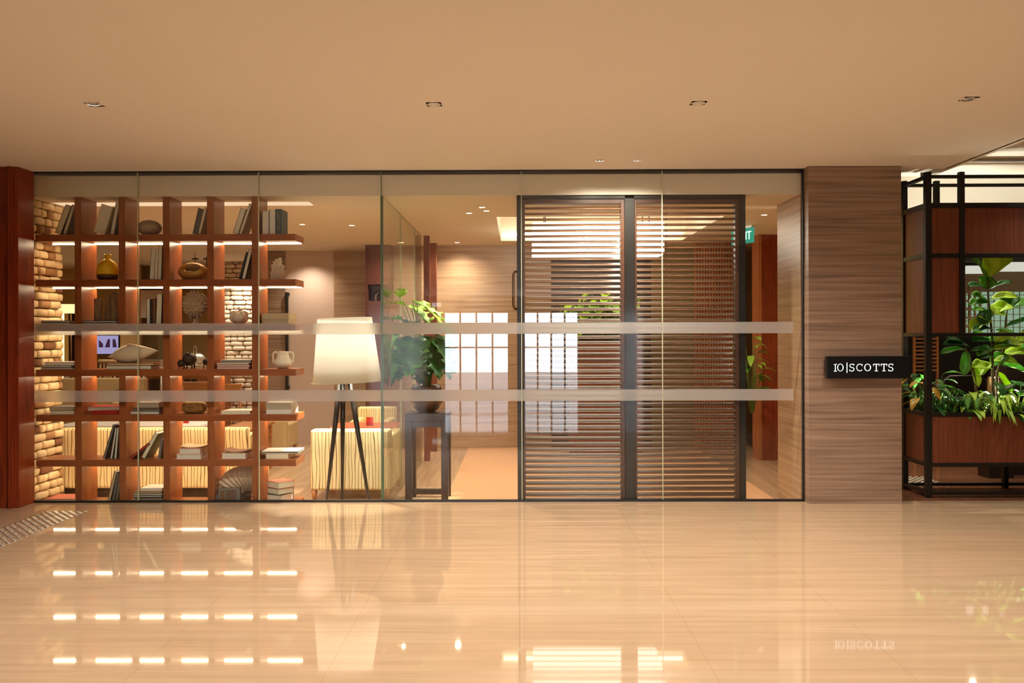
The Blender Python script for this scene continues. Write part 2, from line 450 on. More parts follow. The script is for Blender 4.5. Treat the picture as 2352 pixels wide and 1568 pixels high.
# coffer walls and lid
mb.box(kx0 - 0.03, kx0, ky0, ky1, CE + .0605, CE + 0.4).box(kx1, kx1 + 0.03, ky0, ky1, CE + .0605, CE + 0.4)
mb.box(kx0, kx1, ky0 - 0.03, ky0, CE + .0605, CE + 0.4).box(kx0, kx1, ky1, ky1 + 0.03, CE + .0605, CE + 0.4).box(kx0, kx1, ky0, ky1, CE + 0.4, CE + 0.45)
mb.box(cx0, cx1, cy0 - 0.01, cy0, CE + .0605, CE + 0.12).box(cx0, cx1, cy1, cy1 + 0.01, CE + .0605, CE + 0.12).box(cx0, cx1, cy0, cy1, CE + 0.12, CE + 0.15)
struct('ceiling_lounge', mb, 'lounge_ceiling')
tag(box(cx0 + 0.02, cx1 - 0.02, cy0 + 0.001, cy1 - 0.001, CE + 0.003, CE + 0.03).build('cove_light', 'led_cove'),
    'long warm cove light in the ceiling slot above the bookshelf', 'light')
t = empty('coffer_light', ((kx0 + kx1) / 2, ky0 + 0.1, CE + 0.05), 'warm strip lighting along the edge of the square ceiling recess', 'light')
for (a, b2, c, d) in ((kx0 + .02, kx1 - .02, ky0 + .03, ky0 + .07), (kx0 + .02, kx1 - .02, ky1 - .07, ky1 - .03)):
    box(a, b2, c, d, CE + 0.06, CE + 0.09).build('light_strip', 'coffer_glow', t)
# drum light
dl = empty('box_lantern', (0.925, 2.48, 2.25), 'large white glowing box lantern hanging in the ceiling recess, behind the louvres', 'ceiling light')
MB().box(0.16, 1.60, 2.14, 2.85, 2.285, 2.64).build('lantern_box', 'drum_glow', dl, 0.01)
for x in (0.3, 1.45):
    for y in (2.25, 2.75): MB().tube([(x, y, 2.63), (x, y, CE + 0.4)], 0.006).build('hanger', 'black_metal', dl)
# lounge floor, walls
struct('floor_lounge', box(-9.5, 3.4, 0.0, 9.0, FL - 0.1, FL), 'lounge_floor')
tag(box(-0.67, 2.33, 0.18, 4.15, FL, FL + 0.008).build('carpet_runner', 'carpet'), 'wide plain sandy carpet on the lounge floor behind the louvred doors', 'carpet')
struct('floor_bar', MB().box(3.2, 9.5, 0.0, 0.24, -0.2, 0.0).box(3.2, 9.5, 1.1, 9.0, -0.2, 0.0), 'brown_stone')
struct('floor_bar_beige', MB().prism([(3.2, 0.24), (9.5, 0.24), (9.5, 1.1), (3.2, 1.1)], -0.2, -0.0), 'brown_stone')
YA = 4.81
struct('wall_1', MB().box(-3.68, PX(772, YA), YA, YA + 0.15, FL, CE), 'pink_wall')
struct('wall_2', MB().box(PX(772, YA) , PX(845, YA), YA - 0.1, YA + 0.05, FL, CE), 'stone_warm')
# curved stone wall behind the lift lobby
mb = MB(); n = 24; pts = []
for i in range(n + 1):
    x = -1.68 + (2.12) * i / n
    pts.append((x, 4.25 - 0.16 * math.sin(PI * i / n)))
mb.prism(pts + [(x, y + 0.15) for x, y in reversed(pts)], FL, CE)
struct('wall_3', mb, 'stone_warm')
struct('wall_far', MB().box(-9.5, -3.6, 7.8, 7.9, FL, CE), 'far_wall')
struct('wall_far_left', MB().box(-9.6, -9.5, 0.6, 7.9, FL, CE).box(-9.5, -4.3, 0.62, 0.7, FL, CE), 'far_wall')
struct('wall_4', MB().box(-3.7, -3.6, YA, 7.8, FL, CE), 'pink_wall')
struct('wall_5', MB().box(1.6, 3.4, 5.2, 5.35, FL, CE).box(3.3, 3.4, 0.6, 5.2, FL, CE), 'far_wall')
# red timber wall at the right of the lounge
YR = 3.03
mb = MB().box(PX(1748, YR), PX(1748, YR) + 0.9, YR - 0.05, YR + 0.2, FL, CE)
struct('wall_6', mb, 'red_wood')
mb = MB().box(PX(1740, YR), PX(1748, YR), YR - 0.06, YR + 0.22, FL, CE)
struct('trim_7', mb, 'rib_wood', 0.004)
# ribbed timber wall seen through the louvres
mb = MB(); YB = 3.9
x = PX(1598, YB)
while x < PX(1690, YB):
    mb.box(x, x + 0.022, YB, YB + 0.04, FL, CE); x += 0.036
mb.box(PX(1598, YB), PX(1692, YB), YB + 0.04, YB + 0.1, FL, CE)
struct('wall_7', mb, 'rib_wood')
struct('wall_8', MB().box(PX(1498, YB + .3), PX(1602, YB + .3), YB + 0.3, YB + 0.4, FL, CE), 'olive_wall')
struct('wall_11', MB().box(0.44, PX(1498, YB + .3), YB + 0.34, YB + 0.44, FL, CE), 'hall_back')
# red timber posts at the end of the glass partition
struct('trim_8', box(PX(975, 2.98), PX(988, 2.98), 2.98, 3.06, FL, CE), 'planter_wood', 0.003)
struct('trim_9', box(PX(988, 3.85), PX(1005, 3.85), 3.8, 3.9, FL, CE), 'planter_wood', 0.003)
# glass partition running back from the thick joint
gp = MB().box(-1.164, -1.152, 0.03, 2.98, FL, CE).build('window_7', 'glass_side'); gp['kind'] = 'structure'
for y in (1.16, 2.28): MB().box(-1.166, -1.150, y, y + 0.006, FL, CE).build('glass_joint', 'silicone', gp)
MB().box(-1.17, -1.146, 0.02, 0.032, 0, 2.59).build('glass_joint', 'green_edge', gp)
MB().box(-1.163, -1.1515, 0.03, 0.16, PZ(787, 0.05), PZ(780, 0.05)).build('glass_clip', 'steel', gp)

# brick pier at the left end of the bookshelf
def brick_wall(name, x_face, y0, y1, z0, z1, axis='y', mats=('mortar', 'brick_light', 'brick_tan', 'brick_brown'), bl=0.185, bh=0.073, seed=1, dark=0.16, face=1):
    rnd = random.Random(seed); mb = MB()
    if axis == 'y': mb.box(x_face - 0.2, x_face - 0.03, y0, y1, z0, z1)
    else: mb.box(y0, y1, x_face + 0.03, x_face + 0.2, z0, z1)
    z = z0; row = 0
    while z < z1 - 0.02:
        h = min(bh, z1 - z)
        u = y0 - (bl / 2 if row % 2 else 0) - rnd.random() * 0.02
        while u < y1 - 0.01:
            l = bl * rnd.uniform(0.75, 1.15) if rnd.random() > 0.25 else bl * 0.55
            a, b2 = max(u, y0), min(u + l, y1 + 0.01)
            if b2 - a > 0.03:
                mi = 1 if rnd.random() > dark else rnd.choice((2, 2, 3))
                pr = rnd.uniform(-0.006, 0.01)
                c = ((x_face - 0.03 + pr), (a + b2) / 2, z + h / 2) if axis == 'y' else ((a + b2) / 2, x_face + 0.03 - pr, z + h / 2)
                sc = (0.05, (b2 - a) / 2 - 0.003, h / 2 - 0.003) if axis == 'y' else ((b2 - a) / 2 - 0.003, 0.05, h / 2 - 0.003)
                jx = rnd.uniform(0, 9)
                def fn(v, aa, th, c=c): return v + Vector((1, 1, 1)) * 0.004 * noise.noise((v + Vector(c)) * 25)
                mb.ball(c, 1.0, 16, 10, mi, sc, p=0.45, fn=fn)
            u += l
        z += bh; row += 1
    return mb.build(name, list(mats))
bw = brick_wall('wall_brick_pier', -4.20, 0.03, 0.60, FL, CE); bw['kind'] = 'structure'
bw = brick_wall('wall_brick_far', 6.53, PX(505, 6.53), PX(612, 6.53), FL, CE, 'x', ('mortar', 'brick_white', 'brick_white', 'brick_white'), bl=0.20, bh=0.074, seed=4, dark=0); bw['kind'] = 'structure'

# ---------------------------------------------------------------- downlights
def downlight(name, x, y, z, label, group, r=0.034):
    t = empty(name, (x, y, z), label, 'downlight', group)
    MB().lathe([(r * 0.98, z - 0.0005), (r * 1.2, z - 0.0005), (r * 1.2, z - 0.003), (r * 0.98, z - 0.003), (r * 0.98, z - 0.0005)], (x, y, 0), 24, caps=False).build('trim_ring', 'white_paint', t)
    rf_ = MB().lathe([(r, z - 0.001), (r * 0.9, z + 0.03), (r * 0.5, z + 0.055)], (x, y, 0), 24, caps=False).build('reflector', 'chrome', t)
    MB().lathe([(0.001, z + 0.054), (r * 0.5, z + 0.054)], (x, y, 0), 16, caps=False).build('lamp', 'bulb', rf_)
    return t
def spot(x, y, z, e, col, ang=150, blend=1.0, rad=0.03, rx=0, ry=0):
    l = bpy.data.lights.new('downlight_beam', 'SPOT'); l.energy = e; l.color = col; l.spot_size = math.radians(ang); l.spot_blend = blend; l.shadow_soft_size = rad
    o = bpy.data.objects.new('downlight_beam', l); C.objects.link(o); o.location = (x, y, z); o.rotation_euler = (rx, ry, 0)
    return o
WARM = (1.0, 0.915, 0.825)
names = ['round recessed downlight in the hall ceiling above the bookshelf, far left', 'round recessed downlight in the hall ceiling above the tall lamp',
         'round recessed downlight in the hall ceiling above the louvred doors, in the front row', 'round recessed downlight in the hall ceiling at far right above the planter',
         'left one of two small downlights close to the glass above the louvres', 'right one of two small downlights close to the glass above the louvres']
d0 = None
for i, (x, y) in enumerate(hall_lights):
    if i < 6 or i >= 11:
        lb = names[i] if i < 6 else 'recessed downlight in the corridor ceiling behind the hall'
        g = 'recessed hall downlights' if i < 6 else 'corridor downlights'
        if d0 is None: d0 = downlight('downlight', x, y, HC, lb, g)
        else: copy_tree(d0, (x, y, HC), lb, g)
    else:
        copy_tree(d0, (x, y, HC), 'recessed downlight in the hall ceiling over the camera side', 'hall downlights overhead')
    spot(x, y, HC - 0.012, SPOT_H if i < 11 else SPOT_C, WARM)
# ---------------------------------------------------------------- bookshelf
YF, YK = 0.05, 0.32
bs = empty('bookshelf', (PX(380, YF), (YF + YK) / 2, FL), 'open reddish timber bookshelf grid with warm strip lights behind the glass', 'bookshelf')
tops = [535, 639, 742.5, 846, 950, 1054]
vx = [(170, 185.5), (272, 287.5), (374, 389.5), (476, 491.5), (579, 594.5)]
TH = 15.3 / (F / (YF + CD))
SX0, SX1 = PX(80, YF), PX(680, YF)
ZT = [PZ(t, YF) for t in tops]
for z in ZT: MB().box(SX0, SX1, YF, YK + 0.012, z - TH, z).build('shelf_board', 'shelf_wood', bs, 0.0015)
MB().box(SX0, SX1, YF, YK + 0.012, -0.075, -0.02).build('shelf_board', 'shelf_wood', bs, 0.0015)
ZT.append(-0.02)
lv = [CE] + ZT
for k, (a, b2) in enumerate(vx):
    for r in range(7):
        if k == 1 and r == 3: continue
        z1 = (lv[r] if r == 0 else lv[r] - TH); z0 = ZT[r]
        MB().box(PX(a, YF), PX(b2, YF), YF + 0.002, YK, z0 + .0003, z1 - .0003).build('upright', 'post_wood', bs, 0.001)
    MB().box(PX(a, YF), PX(b2, YF), YF + 0.002, YK, FL, -0.0755).build('upright', 'post_wood', bs, 0.001)
bays = [(PX(125, YK), PX(170, YF))] + [(PX(vx[i][1], YF), PX(vx[i + 1][0], YF)) for i in range(4)] + [(PX(594.5, YF), PX(679, YF))]
for r in range(6):
    z = ZT[r] - TH
    segs = list(bays)
    for (a, b2) in segs:
        if r >= 3 and b2 > PX(600, YF): b2 -= 0.05
        MB().box(a + 0.004, b2 - 0.004, YK - 0.045, YK - 0.033, z - 0.006, z - 0.0002).build('light_strip', 'led', bs)
# ---------------------------------------------------------------- books
BOOKS = {}
def book_mesh(T, W, Hh, cov, pg, spine_front=False, soft=False):
    c = 0.0022 if soft else 0.003; o = 0.0 if soft else 0.003
    cv = MB().box(0, c, 0, W, 0, Hh).box(T - c, T, 0, W, 0, Hh)
    if spine_front: cv.box(c, T - c, 0, c, 0, Hh); py0, py1 = c, W - o
    else: cv.box(c, T - c, W - c, W, 0, Hh); py0, py1 = o, W - c
    return cv, MB().box(c, T - c, py0, py1, o, Hh - o)
def book(label, loc, T, W, Hh, cov='bk_grey', pg='paper', e=(0, 0, 0), group=None, spine_front=False, soft=False, name='book', cat='book'):
    t = empty(name, (0, 0, 0), label, cat, group)
    a, b2 = book_mesh(T, W, Hh, cov, pg, spine_front, soft)
    a.build('cover', cov, t); b2.build('pages', pg, t)
    t.location = loc; t.rotation_euler = e; t['_loc'] = tuple(loc)
    return t
def upright(label, px, ytop_h, thick, row, lean=0, cov='bk_grey', pg='paper', W=0.19, Y=0.085, group=None, **k):
    """px = left pixel of the base, ytop_h = height in px, thick in px, lean in degrees to the right"""
    s = (Y + CD) / F; T = thick * s; Hh = ytop_h * s / max(math.cos(math.radians(lean)), .3)
    a = math.radians(lean)
    return book(label, (PX(px, Y), Y, ZT[row] + T * math.sin(a) + 0.001), T, W, Hh, cov, pg, (0, a, 0), group, **k)
stack_z = {}
def flat(label, x0, x1, hpx, row, cov='bk_white', pg='paper', W=0.2, Y=0.075, yaw=0, key=None, group=None, reset=False, **k):
    s = (Y + CD) / F; T = hpx * s; Lh = (x1 - x0) * s
    kk = key or (row, round(x0 / 100)); z = stack_z.get(kk, ZT[row]) + 0.0006
    stack_z[kk] = z + T
    t = book(label, (PX(x1, Y), Y, z), T, W, Lh, cov, pg, (0, -PI / 2, 0), group, **k)
    if yaw:
        a = math.radians(yaw)
        cx, cy = PX((x0 + x1) / 2, Y), Y + W / 2
        v = Matrix.Rotation(a, 3, 'Z') @ Vector((PX(x1, Y) - cx, Y - cy, 0))
        t.location = (cx + v.x, cy + v.y, z)
        t.rotation_euler = (Matrix.Rotation(a, 3, 'Z') @ Matrix.Rotation(-PI / 2, 3, 'Y')).to_euler()
    return t
G0 = 'books on the top shelf'; G1 = 'books on the second shelf'; G2 = 'books on the third shelf'; G3 = 'books on the fourth shelf'
G4 = 'books on the fifth shelf'; G5 = 'books on the lowest raised shelf'; G6 = 'books on the bottom board'
# top shelf
upright('grey leaning book beside the brick wall on the top shelf, left one', 125, 66, 14, 0, 21, 'bk_dark', 'bk_cream', group=G0)
upright('thin leaning book right of its twin, in the first bay of the top shelf', 143, 68, 8, 0, 18, 'bk_grey', 'paper', group=G0)
upright('thick pale leaning book in the second bay of the top shelf', 214, 64, 27, 0, 17, 'bk_tan', 'paper', group=G0)
upright('slim white book leaning on the second upright, top shelf', 252.5, 78, 9, 0, 10.5, 'bk_grey', 'bk_white', group=G0)
upright('thick grey book leaning in the fourth bay of the top shelf', 443, 59, 13, 0, 13, 'bk_dark', 'bk_slate', group=G0)
upright('thin tan book leaning on the fourth upright of the top shelf', 455, 62, 6, 0, 14, 'bk_tan', 'paper', group=G0)
upright('dark covered book leaning in the fifth bay of the top shelf', 536, 58, 13, 0, 18, 'bk_dark', 'bk_cream', group=G0)
upright('thin brown book leaning on the fifth upright of the top shelf', 550, 70, 6, 0, 19, 'bk_tan', 'paper', group=G0)
upright('grey upright book, first of three at the right end of the top shelf', 603.5, 54, 16, 0, 0, 'bk_slate', 'bk_white', group=G0)
upright('blue-edged upright book in the middle of three, top shelf right end', 620, 58, 14.5, 0, 0, 'bk_blue', 'bk_white', group=G0)
bb = upright('blue book with gold plant drawing at the right end of the top shelf', 635, 58, 13.5, 0, 0, 'bk_blue', 'bk_grey', spine_front=True, group=G0)
mb = MB()
for (pts) in (((.006, .03), (.012, .09), (.006, .13), (.014, .18)), ((.012, .09), (.018, .12), (.012, .15)), ((.006, .13), (.003, .17), (.01, .2)), ((.01, .03), (.016, .05), (.012, .07))):
    mb.tube([(.004 + x * 1.7, -.0012, z) for x, z in pts], 0.0016, 6)
for (x, z) in ((.034, .14), (.012, .19), (.03, .06), (.02, .16)): mb.ball((x, -.001, z), .004, 8, 6)
o = mb.build('gold_drawing', 'bk_gold'); o.location = (0, 0, 0)
o.data.transform(Matrix.Translation(Vector(o['_loc']))); o.parent = [q for q in bb.children if q.name.startswith('cover')][0]
# second shelf
upright('tall white book, left of three in the third bay of the second shelf', 343, 70, 11, 1, 3.5, 'bk_grey', 'bk_white', group=G1)
upright('thin white book in the middle of three, third bay of the second shelf', 354.5, 72, 7, 1, 3, 'bk_white', 'paper', group=G1)
upright('tall grey-green book leaning on the third upright, second shelf', 361.5, 78, 9, 1, 2, 'bk_grey', 'bk_cream', group=G1)
upright('dark edged book leaning in the fifth bay of the second shelf', 549, 62, 5, 1, 15.5, 'bk_black', 'bk_dark', group=G1)
upright('cream paged book leaning on the fifth upright of the second shelf', 556, 68, 8, 1, 14, 'bk_dark', 'bk_cream', group=G1)
# third shelf
flat('flat grey book at the left end of the third shelf', 91, 158, 5, 2, 'bk_grey', 'bk_white', group=G2)
flat('upper flat book at the left end of the third shelf', 92, 160, 4.5, 2, 'bk_slate', 'paper', group=G2)
flat('lower flat book under the three stump bookends', 187, 268, 4.5, 2, 'bk_dark', 'bk_white', group=G2, key='r2c1')
flat('upper flat book under the three stump bookends', 188, 266, 4.5, 2, 'bk_dark', 'bk_white', group=G2, key='r2c1')
upright('white paged book, first of four in the third bay of the third shelf', 336, 59, 8.5, 2, 0, 'bk_dark', 'bk_white', group=G2)
upright('black book between pale ones in the third bay of the third shelf', 345, 58, 5, 2, 0, 'bk_black', 'bk_dark', group=G2)
upright('brown book in the third bay of the third shelf', 350.5, 60, 6.5, 2, 0, 'bk_brown', 'bk_brown', group=G2)
upright('tall cream book against the third upright of the third shelf', 357.5, 70, 13, 2, 2, 'bk_dark', 'bk_cream', group=G2)
flat('lower thick beige block book at the right end of the third shelf', 601, 664, 11, 2, 'bk_tan', 'bk_tan', group=G2, key='r2c5', W=.24)
flat('upper thick beige block book at the right end of the third shelf', 601, 664, 14, 2, 'bk_tan', 'bk_tan', group=G2, key='r2c5', W=.24)
# fourth shelf
flat('bottom book of the flat pile at the left end of the fourth shelf', 91, 165, 4.5, 3, 'bk_grey', 'bk_white', group=G3)
flat('middle book of the flat pile at the left end of the fourth shelf', 94, 162, 4.5, 3, 'bk_slate', 'bk_white', group=G3)
flat('top paper book of the flat pile at the left end of the fourth shelf', 101, 168, 8, 3, 'bk_white', 'paper', group=G3, soft=True)
flat('lower book under the large pointed shell', 242, 346, 8.5, 3, 'bk_grey', 'bk_white', group=G3, key='r3c1', W=.22)
flat('upper book under the large pointed shell', 247, 352, 6, 3, 'bk_brown', 'bk_tan', group=G3, key='r3c1', W=.21)
flat('lowest book of the pile in the fifth bay of the fourth shelf', 498, 572, 5, 3, 'bk_red', 'bk_white', group=G3, key='r3c4')
flat('second book of the pile in the fifth bay of the fourth shelf', 498, 574, 4.5, 3, 'bk_red', 'bk_white', group=G3, key='r3c4')
flat('third book of the pile in the fifth bay of the fourth shelf', 497, 572, 4.5, 3, 'bk_brown', 'bk_white', group=G3, key='r3c4')
flat('thin grey top book of the pile in the fifth bay of the fourth shelf', 508, 577, 6.5, 3, 'bk_white', 'bk_grey', group=G3, key='r3c4')
# fifth shelf
flat('lower flat book at the left end of the fifth shelf', 112, 168, 9, 4, 'bk_tan', 'bk_cream', group=G4)
flat('upper open-edged book at the left end of the fifth shelf', 109, 166, 8, 4, 'bk_grey', 'bk_cream', group=G4, yaw=4)
flat('deep red book, lower one in the second bay of the fifth shelf', 209, 270, 8.5, 4, 'bk_red', 'bk_red', group=G4, key='r4c1')
flat('glossy red book on top in the second bay of the fifth shelf', 199, 270, 9, 4, 'bk_red', 'bk_white', group=G4, key='r4c1', yaw=5)
flat('wide lowest book in the third bay of the fifth shelf', 298, 364, 6.5, 4, 'bk_grey', 'bk_white', group=G4, key='r4c2')
flat('grey middle book in the third bay of the fifth shelf', 304, 366, 8.5, 4, 'bk_slate', 'bk_grey', group=G4, key='r4c2')
flat('thick white top book in the third bay of the fifth shelf', 312, 364, 12, 4, 'bk_white', 'bk_white', group=G4, key='r4c2')
flat('single large white book in the fifth bay of the fifth shelf', 507, 575, 7, 4, 'bk_cream', 'bk_cream', group=G4, key='r4c4', W=.23)
flat('thick marbled book at the right end of the fifth shelf', 611, 670, 17, 4, 'bk_white', 'bk_white', group=G4, key='r4c5', W=.22)
flat('thin book on the thick marbled one, right end of the fifth shelf', 610, 668, 9, 4, 'bk_white', 'bk_white', group=G4, key='r4c5', W=.21)
# sixth shelf
upright('dark photo book leaning steeply in the second bay, sixth shelf', 234, 78, 6, 5, 17, 'bk_black', 'bk_grey', group=G5)
upright('middle leaning book in the second bay of the sixth shelf', 251, 72, 5.5, 5, 9, 'bk_dark', 'bk_white', group=G5)
upright('rightmost leaning book in the second bay of the sixth shelf', 260, 72, 6, 5, 5, 'bk_dark', 'bk_white', group=G5)
upright('book slumped far over in the third bay of the sixth shelf', 297, 34, 6, 5, 52, 'bk_black', 'bk_red', group=G5)
upright('grey picture book leaning in the third bay of the sixth shelf', 323, 58, 9, 5, 29, 'bk_green', 'bk_cream', group=G5)
upright('green-grey book leaning on the third upright, sixth shelf', 361, 46, 6, 5, 9, 'bk_grey', 'bk_grey', group=G5)
flat('lower thick book in the fourth bay of the sixth shelf', 404, 461, 11, 5, 'bk_white', 'bk_white', group=G5, key='r5c3', W=.22)
flat('upper marbled book in the fourth bay of the sixth shelf', 411, 459, 14, 5, 'bk_pink', 'bk_white', group=G5, key='r5c3', W=.2)
flat('thick white-paged book in the fifth bay of the sixth shelf', 509, 564, 14, 5, 'bk_tan', 'bk_white', group=G5, key='r5c4', W=.22)
flat('thick short book at the right end of the sixth shelf', 610, 662, 13, 5, 'bk_tan', 'bk_cream', group=G5, key='r5c5', W=.22)
flat('large glossy magazine overhanging the thick book, sixth shelf right end', 599, 684, 4.5, 5, 'bk_white', 'bk_slate', group=G5, key='r5c5', W=.24, yaw=3)
# curled magazines
def curled(label, x0, x1, row, key, Y=0.09, W=.2, lift=0.02, matn='bk_tan'):
    z = stack_z[key] + 0.001; n = 10; vs = []; fs = []
    for i in range(n + 1):
        u = i / n; x = PX(x0, Y) + (PX(x1, Y) - PX(x0, Y)) * u
        zz = z + lift * (2 * u - 0.9) ** 2 * (0.9 if u < .5 else .45)
        for (y, h) in ((Y, 0), (Y + W, 0), (Y + W, .004), (Y, .004)): vs.append((x, y, zz + h))
    for i in range(n):
        for k in range(4): fs.append((i * 4 + k, i * 4 + (k + 1) % 4, (i + 1) * 4 + (k + 1) % 4, (i + 1) * 4 + k))
    fs += [(0, 1, 2, 3), (n * 4, n * 4 + 3, n * 4 + 2, n * 4 + 1)]
    tag(MB().add(vs, fs).build('magazine', matn), label, 'magazine', 'curled magazines')
curled('tan magazine with a curled edge on books, fourth bay of sixth shelf', 413, 466, 5, 'r5c3', matn='bk_tan')
curled('brown curled magazine on one thick book, fifth bay of sixth shelf', 513, 568, 5, 'r5c4', lift=.028, matn='bk_brown')
# bottom board
flat('colourful flat book at the left end of the bottom board', 97, 168, 9, 6, 'bk_pink', 'bk_white', group=G6, W=.24, yaw=2)
stack_z[(6, 1)] = 0
upright('leaning book in the second bay of the bottom board, left of three', 244, 70, 7, 6, 13, 'bk_dark', 'bk_tan', group=G6)
upright('leaning book in the second bay of the bottom board, middle of three', 254, 68, 6, 6, 10, 'bk_black', 'bk_grey', group=G6)
upright('dark green leaning book in the second bay of the bottom board', 262, 66, 6, 6, 8, 'bk_green', 'bk_grey', group=G6)
for i, (a, b2, h, c, pgm, nm) in enumerate(((303, 372, 9, 'bk_white', 'bk_grey', 'lowest thick book'), (306, 372, 4, 'bk_grey', 'bk_dark', 'second book from below'), (304, 370, 4, 'bk_dark', 'bk_white', 'dark book'),
                                (305, 372, 4.5, 'bk_green', 'bk_white', 'olive book'), (309, 370, 5, 'bk_brown', 'bk_tan', 'brown book'), (320, 371, 6, 'bk_white', 'bk_white', 'white topmost magazine'))):
    flat(nm + ' of the pile in the third bay of the bottom board', a, b2, h, 6, c, pgm, group=G6, key='r6c2')
def corner_book(label, z, T, wx, wy, cov, pg, yaw, cx, cy):
    t = book(label, (0, 0, 0), T, wy, wx, cov, pg, group=G6)
    R = Matrix.Rotation(yaw, 3, 'Z') @ Matrix.Rotation(-PI / 2, 3, 'Y')
    v = R @ Vector((0, wy / 2, wx / 2))
    t.location = (cx - v.x, cy - v.y, z); t.rotation_euler = R.to_euler()
    return t
cxb = PX(644, .18)
corner_book('lowest dark-covered book of the pile at the bottom right', ZT[6] + .001, .062, .15, .17, 'bk_black', 'bk_cream', math.radians(-24), cxb, .185)
corner_book('middle book of the pile at the bottom right of the bookshelf', ZT[6] + .064, .052, .15, .16, 'bk_dark', 'bk_cream', math.radians(-36), cxb, .185)
corner_book('pink and grey topmost book of the pile at the bottom right', ZT[6] + .117, .056, .17, .16, 'bk_pink', 'bk_cream', math.radians(-40), cxb, .185)
# framed picture book and two small dark books in front of the scallop
pb = book('dark picture book with a building on its cover, before the scallop shell', (PX(500, .065), .066, ZT[6] + .001), .19, .02, .128, 'bk_navy', 'bk_grey', group=G6)
o = MB()
for i in range(3): o.box(.02, .05, -.0022, -.0002, .03 + i * .028, .048 + i * .028)
for i in range(6): o.box(.062, .16, -.0018, -.0002, .022 + i * .016, .028 + i * .016)
o.box(.095, .102, -.003, -.0002, .015, .11)
o = o.build('cover_picture', 'bk_brown'); o.data.transform(Matrix.Translation(Vector(o['_loc']))); o.location = (0, 0, 0); o.parent = [q for q in pb.children if q.name.startswith('cover')][0]
book('small white-edged book left of the dark picture book', (PX(492.6, .075), .09, ZT[6] + .001), .026, .14, .07, 'bk_dark', 'bk_grey', group=G6)
upright('small black book just right of the dark picture book', 553, 19, 12, 6, 4, 'bk_black', 'bk_dark', W=.13, group=G6)

# ---------------------------------------------------------------- ornaments
def at(px, row, Y=0.17): return (PX(px, Y), Y, ZT[row] + 0.0008)
# woven ball
x, y, z = at(344, 0)
def wv(v, a, th):
    p, q = abs(math.sin(a * 10)), abs(math.sin(th * 7))
    k = 1.0
    if p < .22 or q < .22: k = .93
    elif min(p, q) > .8: k = .95
    return v * k
tag(MB().ball((x, y, z + .068), .1, 200, 112, 0, (1, 1, .68), wv).build('woven_ball', 'woven_brown'), 'round brown woven vessel on the top shelf', 'ornament')
# yellow vase
x, y, z = at(247, 1)
t = empty('ceramic_vase', (x, y, z), 'glossy yellow bulb vase with dark brown foot on the second shelf', 'vase')
MB().lathe([(.064, 0), (.082, .012), (.089, .03), (.0905, .048)], (x, y, z), 40).build('base', 'dark_glaze', t)
def emb(v, a, zz):
    if .06 < zz < .19: v = v * 1; k = 1 + 0.02 * math.sin(a * 9 + zz * 60) * math.sin(zz * 70 + a * 5); v.x *= k; v.y *= k
    return v
pr = [(.0905, .0485)] + [(.092 * math.cos(u) ** .75 if u > 0 else .092, .05 + .135 * math.sin(u)) for u in [i * 1.42 / 18 for i in range(1, 19)] if .092 * math.cos(u) ** .75 > .024]
pr += [(.022, .186), (.024, .198), (.031, .21), (.033, .219), (.028, .226), (.02, .224)]
MB().lathe(pr, (x, y, z), 56, fn=emb).build('body', 'yellow_glaze', t)
# bowl with an opening and two balls
x, y, z = at(444, 1)
t = empty('open_bowl', (x, y, z), 'gold rounded bowl with an oval opening holding pale balls, second shelf', 'bowl')
mb = MB(); n, m_ = 72, 48; vs = []; fs = []
def bowl_v(a, th, k=1.0):
    v = Vector((math.sin(th) * math.cos(a), math.sin(th) * math.sin(a), -math.cos(th)))
    zz = v.z * (.08 if v.z > 0 else .078)
    return Vector((v.x * .128, v.y * .085, max(zz, -.072)))
for j in range(m_ + 1):
    for i in range(n): vs.append(Vector((x, y, z + .073)) + bowl_v(2 * PI * i / n, PI * j / m_))
for j in range(m_):
    for i in range(n):
        c = bowl_v(2 * PI * (i + .5) / n, PI * (j + .5) / m_)
        if ((c.x + .008) / .088) ** 2 + ((c.z - .03) / .036) ** 2 < 1: continue
        fs.append((j * n + i, j * n + (i + 1) % n, (j + 1) * n + (i + 1) % n, (j + 1) * n + i))
mb.add(vs, fs, 0, True); ob_ = mb.build('bowl_body', 'gold_bowl', t)
md = ob_.modifiers.new('Solid', 'SOLIDIFY'); md.thickness = .009; md.offset = -1
md = ob_.modifiers.new('Smooth', 'SMOOTH'); md.iterations = 4
for k, (dx, lb) in enumerate(((-.03, 'white textured ball lying at left in the gold bowl'), (.035, 'white textured ball lying at right in the gold bowl'))):
    tag(MB().ball((x + dx, y, z + .047), .032, 24, 16, fn=lambda v, a, th: v * (1 + .06 * math.sin(a * 8) * math.sin(th * 9))).build('decorative_ball', 'white_ceramic'), lb, 'ball', 'balls in the gold bowl')
# tube sculpture
x, y, z = at(640, 1)
mb = MB(); rnd = random.Random(3)
for i in range(26):
    a = i * 2.4; r = .012 + .04 * math.sqrt(i / 26); h = .235 - r * 2.9 + rnd.uniform(-.02, .02)
    px_, py_ = x + r * math.cos(a), y + r * math.sin(a) * .7
    ox, oy = r * math.cos(a) * .25, r * math.sin(a) * .2
    mb.lathe([(.010, 0), (.009, h * .9), (.012, h * .94), (.017, h), (.012, h - .004), (.007, h - .03)], (px_, py_, z), 10, fn=lambda v, aa, zz, ox=ox, oy=oy: v + Vector((ox * zz / .2, oy * zz / .2, 0)))
tag(mb.build('tube_sculpture', 'white_ceramic'), 'white cluster of upright pipes at the right end of the second shelf', 'sculpture')
